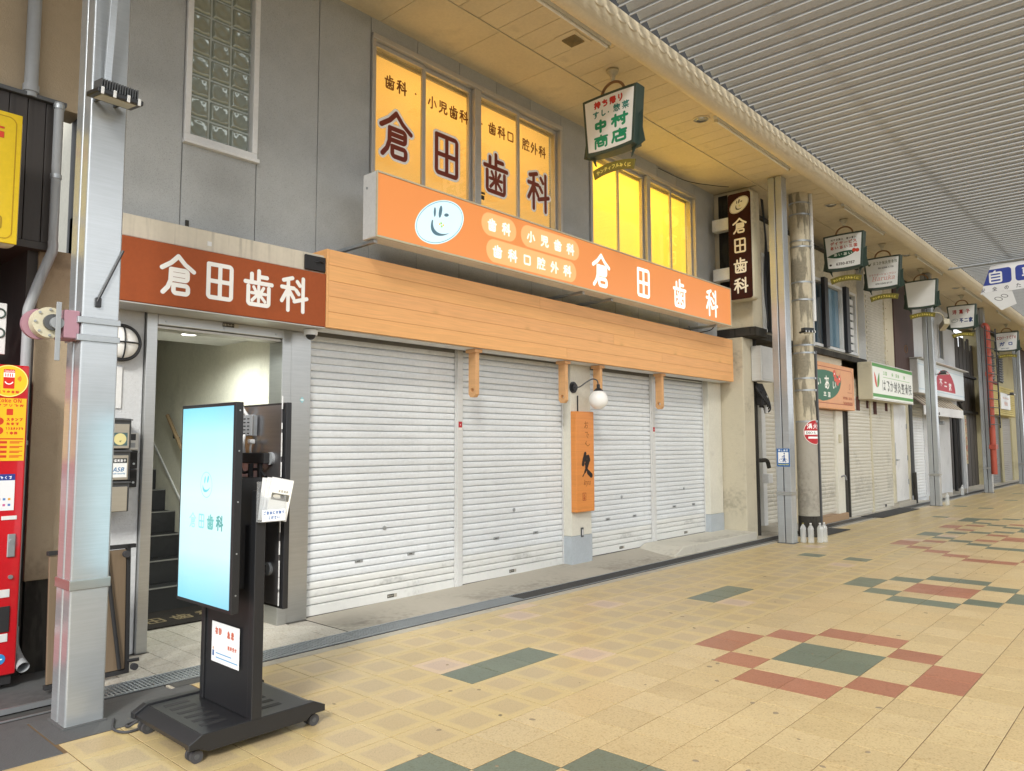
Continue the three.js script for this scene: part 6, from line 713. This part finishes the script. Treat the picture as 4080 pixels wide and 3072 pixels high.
{
  const b = thing('white_shop', 'white rendered shop with black framed upstairs windows behind the utility pole', 'building');
  const z = 0.43; mesh('upper_wall', [bb(8.30, 8.88, 3.42, 5.5, -0.2, z), bb(9.30, 11.28, 3.42, 5.5, -0.2, z), bb(13.95, 14.1, 3.42, 5.5, -0.2, z), bb(8.88, 9.30, 4.92, 5.5, -0.2, z), bb(11.28, 13.95, 4.92, 5.5, -0.2, z), bb(8.88, 9.30, 3.42, 3.5, -0.2, z), bb(11.28, 13.95, 3.42, 3.5, -0.2, z)], M.creamWall, b); mesh('eaves_trim', rb(8.3, 14.1, 5.5, 5.56, -0.2, z + 0.06, 0.006), M.stain, b); mesh('window_ledge', rb(8.3, 14.1, 3.30, 3.42, -0.2, z + 0.16, 0.008), M.stain, b);
  const win = (x0, x1, bars) => { const w = sub('window', b); mesh('frame', [rb(x0, x1, 4.86, 4.92, z - 0.10, z + 0.02, 0.004), rb(x0, x1, 3.5, 3.56, z - 0.1, z + 0.03, 0.004), rb(x0, x0 + 0.05, 3.56, 4.86, z - 0.1, z + 0.02, 0.004), rb(x1 - 0.05, x1, 3.56, 4.86, z - 0.1, z + 0.02, 0.004)], M.aluWhite, w); mesh('pane', bb(x0 + 0.05, x1 - 0.05, 3.56, 4.86, z - 0.075, z - 0.068), M.glassDark, w); for (const x of bars) mesh('black_shutter', rb(x, x + 0.2, 3.50, 4.95, z + 0.021, z + 0.10, 0.006), M.black, w); for (const x of [x0 + (x1 - x0) * 0.33, x0 + (x1 - x0) * 0.66]) mesh('mullion', rb(x - 0.025, x + 0.025, 3.56, 4.86, z - 0.067, z + 0.015, 0.004), M.aluWhite, w); return w; };
  win(8.88, 9.30, [9.02]); const w2 = win(11.28, 13.95, [11.75, 13.05]); mesh('blue_pane', bb(12.0, 13.0, 3.6, 4.84, z - 0.066, z - 0.06), mt(0.16, 0.27, 0.36, { rough: 0.08, map: 'plaster' }), w2); const lo = []; for (let k = 0; k < 7; k++) lo.push(rb(13.4, 13.85, 3.62 + k * 0.17, 3.75 + k * 0.17, z - 0.06, z - 0.02, 0.005)); mesh('side_louvre', lo, M.aluWhite, w2);
  mesh('lower_wall', [bb(8.30, 9.16, 0, 3.3, -0.3, 0.20), bb(9.8, 11.05, 0, 3.3, -0.3, 0.25), bb(9.16, 9.8, 2.3, 3.3, -0.3, 0.2), bb(11.05, 14.1, 2.2, 3.3, 0.0, FZ - 0.03), bb(10.6, 11.05, 0, 3.3, 0.25, FZ - 0.02)], M.creamWall, b);
  mesh('door_jamb', rb(9.02, 9.18, 0.08, 2.3, 0.2, 0.30, 0.006), M.aluWhite, b); plainShutter(b, 'narrow_shutter', 9.18, 9.82, 0.10, 2.3, 0.24, M.shutterWarm); mesh('door_step', rb(9.0, 9.85, 0, 0.10, 0.2, 0.62, 0.008), M.concrete, b);
  plainShutter(b, 'roller_shutter', 11.06, 11.86, 0.16, 2.2, FZ, M.shutterWarm); mesh('shutter_post', rb(11.87, 12.28, 0.12, 2.2, 0.3, FZ + 0.06, 0.008), M.creamPillar, b); mesh('dark_post', rb(12.29, 12.60, 0, 2.2, 0.3, FZ + 0.02, 0.008), M.stain, b); mesh('brick_step', rb(10.55, 12.3, 0, 0.13, FZ - 0.1, 0.66, 0.01), mt(0.40, 0.27, 0.16, { map: 'grime', rough: 0.9 }), b); mesh('card_reader', rb(11.98, 12.08, 1.55, 1.72, FZ + 0.06, FZ + 0.09, 0.006), M.creamPaint, b); mesh('door_pull', tube([[12.06, 0.86, FZ + 0.06], [12.06, 0.88, FZ + 0.13], [12.12, 0.80, FZ + 0.14]], 0.018), M.grey, b);
  const s = thing('orange_day_care_sign', 'orange board sign with green leaf and red flowers behind the pole', 'sign', [10.3, 2.655, FZ + 0.20]); mesh('sign_board', rb(0, 2.33, -0.445, 0.445, -0.22, 0, 0.01), M.orange, s);
  print('sign_print', 2.29, 0.85, 400, (c, W, H) => { c.strokeStyle = '#b5562c'; c.lineWidth = 5; pill(c, 20, 26, W - 55, H - 60, 36); c.stroke(); col(c, '#2f6b50'); c.beginPath(); c.moveTo(0, H * 0.2); c.quadraticCurveTo(W * 0.5, H * 0.05, W * 0.66, H * 0.35); c.quadraticCurveTo(W * 0.62, H * 0.78, W * 0.2, H * 0.86); c.lineTo(0, H * 0.8); c.fill(); col(c, '#f5f2e8'); put(c, 'い', W * 0.08, H * 0.3, W * 0.1, H * 0.26, 12); put(c, 'あ', W * 0.24, H * 0.26, W * 0.14, H * 0.34, 14); put(c, 'い', W * 0.44, H * 0.34, W * 0.1, H * 0.26, 12); put(c, '三', W * 0.22, H * 0.64, W * 0.07, H * 0.12, 8); put(c, '国', W * 0.32, H * 0.64, W * 0.07, H * 0.13, 6); col(c, '#dd5138'); for (const [x, y] of [[0.50, 0.20], [0.62, 0.30], [0.57, 0.38], [0.52, 0.30]]) for (let k = 0; k < 5; k++) { oval(c, W * x + 18 * Math.cos(k * 1.257), H * y + 18 * Math.sin(k * 1.257), 15, 15); c.fill(); } col(c, '#fff'); for (const [x, y] of [[0.50, 0.20], [0.62, 0.30]]) { oval(c, W * x, H * y, 8, 8); c.fill(); } c.strokeStyle = '#b5562c'; c.lineWidth = 4; c.beginPath(); c.moveTo(W * 0.82, H * 0.6); c.lineTo(W * 0.93, H * 0.6); c.stroke(); oval(c, W * 0.88, H * 0.46, 12, 24, 0.4); c.stroke(); col(c, '#b2532a'); txt(c, 'NPO法人 あいあい', W * 0.70, H * 0.70, W * 0.24, H * 0.08, 4); c.font = 'bold 34px sans-serif'; c.fillText('Tel 06-6350-8787', W * 0.70, H * 0.90, W * 0.24); }, s, [1.165, 0, 0.003], 0, { alpha: true });
}
{
  const b = thing('brick_shop', 'cream brick upper storey over a wide double shutter and white door', 'building'); const z = 0.58;
  mesh('upper_core', bb(14.1, 16.25, 3.2, 5.78, -0.2, z - 0.02), M.creamWall, b); mesh('return_wall', bb(14.085, 14.099, 3.42, 5.78, 0.0, z), M.whiteWall, b);
  const bg = [0, 1].map((k) => done(rb(0.002, 0.206, 0.002, 0.058, 0, 0.018, 0.003), k * 0.4, k * 0.3)); const cells = []; for (let r = 0; r < 42; r++) for (let k = 0; k < 7; k++) cells.push([14.12 + k * 0.208 - (r % 2 ? 0.104 : 0), 3.25 + r * 0.06, r, k]); for (const [x, y, r, k] of cells) if (x >= 14.1 && y < 5.74) mesh('brick', bg[(r + k) % 2], M.brickCream, b).position.set(x, y, z - 0.02);
  mesh('corner_strip', rb(15.56, 16.22, 3.2, 5.78, z - 0.02, z + 0.02, 0.008), M.creamWall, b); for (let k = 0; k < 9; k++) mesh('strip_bolt', cy(0.012, 0.012, 0.012, 15.64, 3.5 + k * 0.26, z + 0.022, 'z', 8), M.rust, b);
  const sr = sub('double_shutter', b); plainShutter(sr, 'shutter_leaf', 12.70, 14.22, 0.03, 2.56, FZ, M.shutterWarm); plainShutter(sr, 'shutter_leaf', 14.30, 15.82, 0.03, 2.56, FZ, M.shutterWarm); mesh('shutter_post', rb(14.22, 14.30, 0.0, 2.56, FZ - 0.03, FZ + 0.03, 0.005), M.creamPaint, sr); mesh('side_rail', rb(12.62, 12.70, 0, 2.56, FZ - 0.03, FZ + 0.03, 0.005), M.stain, sr); for (const [x, w2, y] of [[13.3, 0.25, 2.25], [14.0, 0.16, 2.32], [14.5, 0.25, 2.2], [15.4, 0.2, 2.3]]) mesh('rust_drip', rb(x, x + w2, y, 2.56, FZ + 0.013, FZ + 0.016, 0.001), M.rustDrip, sr); mesh('shutter_lock', rb(15.1, 15.2, 0.06, 0.12, FZ + 0.012, FZ + 0.02, 0.004), M.blackMatte, sr);
  mesh('lower_core', bb(12.6, 17.5, 2.5, 3.4, 0.0, FZ - 0.03), M.creamWall, b); const dr = sub('white_door', b); mesh('door_leaf', rb(16.02, 17.2, 0.12, 2.5, FZ - 0.06, FZ, 0.006), M.white, dr); mesh('door_frame', [rb(15.88, 16.02, 0.1, 2.56, FZ - 0.1, FZ + 0.03, 0.006), rb(17.2, 17.34, 0.1, 2.56, FZ - 0.1, FZ + 0.03, 0.006)], M.creamPaint, dr); mesh('door_handle', [cy(0.014, 0.014, 0.14, 16.2, 1.13, FZ + 0.05, 'x', 10), cy(0.014, 0.014, 0.06, 16.13, 1.13, FZ + 0.025, 'z', 10), rb(16.09, 16.16, 1.0, 1.55, FZ, FZ + 0.01, 0.003)], M.galv, dr); for (const y of [0.5, 1.1, 1.9]) mesh('hinge', rb(17.16, 17.22, y, y + 0.13, FZ, FZ + 0.015, 0.003), M.grey, dr); mesh('door_step', rb(15.85, 17.35, 0, 0.10, FZ - 0.1, 0.67, 0.008), M.concrete, b);
  const bp = thing('brown_upper_panel', 'tall dark brown panel on the upper wall right of the cream bricks', 'panel'); mesh('panel', rb(16.26, 17.98, 3.25, 5.78, -0.2, 0.62, 0.01), M.brownPanel, bp); mesh('panel_emblem', new THREE.TorusGeometry(0.1, 0.008, 6, 20).scale(1.2, 1, 1).translate(17.2, 3.95, 0.625), M.rust, bp);
  const pp = thing('leaning_board', 'dark plank leaning at the foot of the downpipe past the white door', 'board', [17.42, 0.01, 0.62]); mesh('plank', rb(-0.10, 0.10, 0, 0.78, 0, 0.05, 0.006), M.stain, pp); pp.rotation.z = 0.05; const p2 = thing('thin_downpipe', 'thin grey downpipe past the white door', 'pipe'); mesh('pipe', cy(0.05, 0.05, 2.6, 17.46, 1.5, 0.59, 'y', 12), M.darkGrey, p2);
  const s = thing('green_trim_sign', 'white box sign with green trim and clinic lettering', 'sign', [13.42, 2.9, 0.88]); mesh('sign_box', rb(0, 3.22, -0.41, 0.41, -0.30, -0.004, 0.01), M.creamPaint, s); mesh('trim', [rb(0.0, 3.22, 0.395, 0.412, -0.02, 0.004, 0.003), rb(0, 3.22, -0.412, -0.395, -0.02, 0.004, 0.003)], M.white, s);
  print('sign_face', 3.16, 0.77, 330, (c, W, H) => { col(c, '#f1f4ee'); c.fillRect(0, 0, W, H); col(c, '#4f9a48'); c.fillRect(0, 0, W, H * 0.09); c.fillRect(0, H * 0.86, W, H * 0.09); col(c, '#d8543a'); c.beginPath(); c.moveTo(W * 0.04, H * 0.24); c.quadraticCurveTo(W * 0.04, H * 0.68, W * 0.095, H * 0.68); c.quadraticCurveTo(W * 0.095, H * 0.4, W * 0.04, H * 0.24); c.fill(); col(c, '#5d9a4a'); c.beginPath(); c.moveTo(W * 0.155, H * 0.24); c.quadraticCurveTo(W * 0.165, H * 0.66, W * 0.10, H * 0.68); c.quadraticCurveTo(W * 0.10, H * 0.4, W * 0.155, H * 0.24); c.fill(); col(c, '#7fb56a'); txt(c, '三国健康保 安全 交通事故', W * 0.24, H * 0.17, W * 0.66, H * 0.12, 4); c.fillRect(W * 0.24, H * 0.345, W * 0.68, 3); col(c, '#454b45'); txt(c, 'はるか鍼灸整骨院', W * 0.21, H * 0.41, W * 0.76, H * 0.36, 9, false, 0.08); }, s, [1.61, 0, 0.0]);
  const m1 = thing('rubber_mat', 'large dark rubber mat in front of the double shutter', 'mat'); mesh('mat', rb(12.9, 15.7, 0.0015, 0.012, 0.70, 1.14, 0.004), M.mat, m1); const m2 = thing('rubber_mat', 'dark rubber mat at the foot of the utility pole', 'mat'); mesh('mat', rb(9.15, 10.25, 0.0015, 0.012, 0.86, 1.34, 0.004), M.mat, m2);
}
{
  const b = thing('confectioner_shop', 'white shop with striped awning and red arched confectioner emblem', 'building'); const z = FZ;
  mesh('upper_wall', [bb(18.0, 20.9, 3.75, 5.65, -0.2, z), bb(21.5, 23.05, 3.75, 5.55, -0.2, z), bb(20.9, 21.5, 3.75, 4.05, -0.2, z), bb(20.9, 21.5, 5.0, 5.6, -0.2, z)], M.whiteWall, b); mesh('parapet', rb(18.0, 20.8, 5.65, 5.72, -0.2, z + 0.06, 0.005), M.stain, b); const w = sub('window', b); mesh('frame', [rb(20.88, 20.96, 4.03, 5.02, z - 0.05, z + 0.03, 0.004), rb(21.44, 21.52, 4.03, 5.02, z - 0.05, z + 0.03, 0.004), rb(20.96, 21.44, 4.94, 5.02, z - 0.05, z + 0.03, 0.004)], M.alu, w); mesh('pane', bb(20.96, 21.44, 4.03, 4.94, z - 0.1, z - 0.06), M.glassDark, w);
  mesh('lower_wall', [bb(17.5, 17.62, 0, 2.9, 0, z), bb(18.92, 19.2, 0, 2.9, 0, z), bb(20.5, 21.9, 0, 2.9, 0, z), bb(17.5, 23.0, 2.6, 3.75, 0, z - 0.01)], M.whiteWall, b); plainShutter(b, 'roller_shutter', 17.62, 18.92, 0.1, 2.6, z - 0.03, M.shutter); plainShutter(b, 'roller_shutter', 19.2, 20.5, 0.1, 2.6, z - 0.03, M.shutter); mesh('door_step', rb(19.1, 21.3, 0, 0.1, z - 0.1, 0.67, 0.008), M.concrete, b); mesh('small_lamp', [rb(20.2, 20.38, 2.06, 2.16, z, z + 0.2, 0.02), cy(0.02, 0.02, 0.1, 20.3, 2.2, z + 0.08, 'y', 8)], M.grey, b);
  const s = thing('confectioner_sign', 'pale blue sign board with a red dome emblem and white lettering', 'sign', [17.5, 3.28, 0.80]); mesh('sign_board', rb(0, 5.35, -0.44, 0.44, -0.24, -0.004, 0.01), M.white, s); mesh('sign_hood', rb(-0.05, 5.5, 0.45, 0.475, -0.24, 0.12, 0.005), M.aluWhite, s);
  print('sign_face', 5.3, 0.86, 200, (c, W, H) => { col(c, '#dfe9ef'); c.fillRect(0, 0, W, H); col(c, '#c3d8e4'); c.fillRect(0, H * 0.12, W, 5); c.fillRect(0, H * 0.86, W, 6); col(c, '#b92b3f'); c.beginPath(); c.ellipse(W * 0.55, H * 0.82, W * 0.225, H * 0.72, 0, Math.PI, 0); c.fill(); col(c, '#f4eef0'); put(c, '不', W * 0.42, H * 0.40, W * 0.065, H * 0.28, 8); put(c, '二', W * 0.52, H * 0.44, W * 0.065, H * 0.26, 8); put(c, '家', W * 0.62, H * 0.48, W * 0.07, H * 0.30, 7); }, s, [2.67, 0, 0.0]);
  const a = thing('striped_awning', 'small striped awning with white valance over the confectioner shutters', 'awning'); for (let k = 0; k < 22; k++) mesh('awning_stripe', prof([[0.56, 2.80], [0.56, 2.815], [0.90, 2.515], [0.90, 2.50]], 17.5 + k * 0.205, 17.5 + (k + 1) * 0.205), k % 2 ? M.creamPaint : mt(0.34, 0.26, 0.24, { map: 'grime', rough: 0.9 }), a); mesh('valance', rb(17.5, 22.02, 2.27, 2.51, 0.89, 0.905, 0.004), M.white, a); mesh('end_cheek', [new THREE.ExtrudeGeometry(new THREE.Shape([[-0.56, 2.80], [-0.90, 2.50], [-0.90, 2.28], [-0.56, 2.30]].map((p) => new THREE.Vector2(...p))), { depth: 0.01, bevelEnabled: false }).rotateY(Math.PI / 2).translate(22.01, 0, 0)], M.white, a); mesh('awning_rod', bar([18.9, 2.30, 0.95], [20.2, 2.75, 0.62], 0.012), M.black, a);
}
{ // dark planks filling the alley gap, caged red pipe on the fourth column
  const g = thing('dark_alley_planks', 'dark planks filling the dark alley gap beyond the white confectioner', 'fence'); for (let k = 0; k < 23; k++) mesh('plank', rb(21.92 + k * 0.3, 22.2 + k * 0.3, 0, k < 3 ? 3.2 : 5.2 + 0.25 * Math.sin(k * 2), -0.05 + 0.01 * (k % 2), 0.0 + 0.01 * (k % 2), 0.006), M.clad, g); for (const y of [3.9, 2.6]) mesh('cross_rail', rb(21.95, 28.7, y, y + 0.09, 0.02, 0.10, 0.006), M.blackMatte, g); mesh('brace', bar([23.6, 4.6, 0.2], [25.2, 2.9, 0.25], 0.04), M.blackMatte, g); mesh('brace', bar([24.0, 3.2, 0.3], [25.4, 2.4, 0.3], 0.05), M.blackMatte, g); mesh('post', bar([23.9, 0, 0.25], [23.9, 5.0, 0.25], 0.05), M.blackMatte, g); mesh('grey_panel', rb(25.4, 26.0, 0, 2.5, 0.12, 0.18, 0.01), M.pipe, g);
  const p = thing('red_riser_pipe', 'red painted riser pipe with black ladder cage on the steel column', 'pipe', [23.30, 0, 1.41]); mesh('riser', [cy(0.085, 0.085, 4.4, 0, 2.78, 0, 'y', 20), tube([[0, 4.98, 0], [0, 5.10, 0], [0.06, 5.2, -0.05], [0.16, 5.22, -0.1]], 0.085, 16)], M.redPipe, p); for (const y of [3.6, 1.35]) mesh('red_clamp', rb(-0.12, 0.22, y, y + 0.14, -0.09, 0.095, 0.01), M.redPipe, p); for (const y of [0.85, 1.05, 1.95]) mesh('black_cap', cy(0.05, 0.05, 0.12, 0.15, y, 0.02, 'x', 12), M.black, p);
  const cg = thing('ladder_cage', 'black steel ladder cage around the red pipe', 'ladder', [23.25, 0, 1.42]); for (const [x, z] of [[-0.62, 0.05], [0.34, 0.16]]) mesh('upright', bar([x, 2.0, z], [x, 5.1, z], 0.02), M.black, cg); for (let k = 0; k < 12; k++) mesh('rung', bar([-0.62, 2.1 + k * 0.26, 0.05], [0.34, 2.1 + k * 0.26, 0.16], 0.016), M.black, cg);
  const f = thing('tall_flag', 'narrow yellow and red advertising flag by the alley', 'flag', [23.0, 0.9, 0.75]); mesh('flag_cloth', rb(-0.15, 0.15, 0, 1.5, 0, 0.012, 0.003), mt(0.62, 0.55, 0.38, { map: 'weather', rough: 0.9 }), f); print('flag_print', 0.26, 1.4, 200, (c, W, H) => { col(c, '#b8453a'); for (let k = 0; k < 5; k++) put(c, 'ラリクゼシ'[k], 6, 10 + k * 54, W - 12, 44, 7); }, f, [0, 0.75, 0.0145], 0, { alpha: true }); mesh('flag_pole', cy(0.012, 0.012, 2.4, -0.16, 0.3, 0, 'y', 8), M.white, f);
  const cam = thing('bullet_camera', 'beige bullet camera on a curved arm by the blank hanging sign', 'camera', [17.12, 4.55, 1.34]); mesh('camera_arm', tube([[0, 0.25, -0.05], [0.25, 0.28, 0.02], [0.45, 0.22, 0.08], [0.5, 0.08, 0.1]], 0.018), M.creamPaint, cam); const bo = mesh('camera_body', rb(-0.22, 0.22, -0.09, 0.06, -0.07, 0.07, 0.01), M.creamPaint, cam); bo.position.set(0.45, 0, 0.1); bo.rotation.set(0, 0.5, -0.25);
}
{
  const b = thing('yellow_panelled_shop', 'distant shop with yellow corrugated panels and dark shutters', 'building'); const z = 0.4;
  mesh('upper_wall', bb(28.8, 36.0, 3.3, 5.75, -0.3, z), M.paleYellow, b); mesh('lower_wall', [bb(28.8, 29.1, 0, 3.3, -0.3, z), bb(31.0, 31.5, 0, 3.3, -0.3, z), bb(33.6, 36.0, 0, 3.3, -0.3, z), bb(29.1, 33.6, 2.55, 3.29, -0.29, z - 0.02)], M.paleYellow, b); plainShutter(b, 'roller_shutter', 29.1, 31.0, 0.02, 2.55, z - 0.06, mt(0.20, 0.20, 0.20, { map: 'grime', rough: 0.5 })); plainShutter(b, 'roller_shutter', 31.5, 33.6, 0.02, 2.55, z - 0.06, mt(0.30, 0.29, 0.27, { map: 'grime', rough: 0.5 })); mesh('eaves', rb(28.8, 36, 5.70, 5.76, z, z + 0.2, 0.01), M.stain, b);
  for (const x of [29.4, 31.2]) { const v = sub('louvred_vent', b); const l = []; for (let k = 0; k < 10; k++) l.push(bb(x, x + 0.9, 4.0 + k * 0.1, 4.06 + k * 0.1, z, z + 0.05)); mesh('vent_slats', l, M.darkGrey, v); mesh('vent_back', bb(x, x + 0.9, 3.95, 5.05, z, z + 0.01), M.blackMatte, v); }
  const s = thing('yellow_corrugated_fascia', 'yellow corrugated fascia with a small white framed board', 'fascia', [27.4, 3.14, 0.7]); const c = []; for (let k = 0; k < 14; k++) c.push(rb(0, 5.7, -0.55 + k * 0.079, -0.475 + k * 0.079, -0.3, 0, 0.02)); mesh('corrugated_sheet', c, M.yellowPanel, s); mesh('white_board', rb(2.0, 3.9, -0.32, 0.30, 0.002, 0.04, 0.01), M.white, s); print('board_print', 1.8, 0.56, 100, (q, W, H) => { col(q, '#d8a896'); txt(q, 'ラリクセス', W * 0.15, H * 0.2, W * 0.7, H * 0.16, 3); txt(q, '安全', W * 0.3, H * 0.5, W * 0.4, H * 0.3, 4); }, s, [2.95, -0.01, 0.042], 0, { alpha: true }); mesh('red_sign_strip', rb(0.0, 1.6, 0.56, 0.66, -0.2, 0.05, 0.01), mt(0.25, 0.03, 0.03, { map: 'grime', rough: 0.6 }), s);
  const e = thing('far_dark_shop', 'farthest dark brown shop front at the right edge of the view', 'building'); mesh('wall', [bb(36.0, 52, 2.6, 5.79, -0.3, 0.45), bb(36, 37, 0, 2.6, -0.3, 0.45), bb(40.5, 41.5, 0, 2.6, -0.3, 0.45), bb(46, 52, 0, 2.6, -0.3, 0.45)], M.brownPanel, e); plainShutter(e, 'roller_shutter', 37, 40.5, 0.02, 2.6, 0.36, M.shutterWarm); plainShutter(e, 'roller_shutter', 41.5, 46, 0.02, 2.6, 0.36, M.shutterWarm);
}
{ // out of view behind the camera: low wall placed to block frontal light
  const o = thing('unseen_opposite_wall', 'plain grey wall out of view behind the viewpoint, placed to block low frontal light', 'building'); mesh('light_blocking_wall', bb(-12, 52, 0, 2.6, 11.0, 11.3), mt(0.42, 0.40, 0.36, { map: 'plaster', rough: 0.9 }), o);
}
renderer.render(scene, camera);
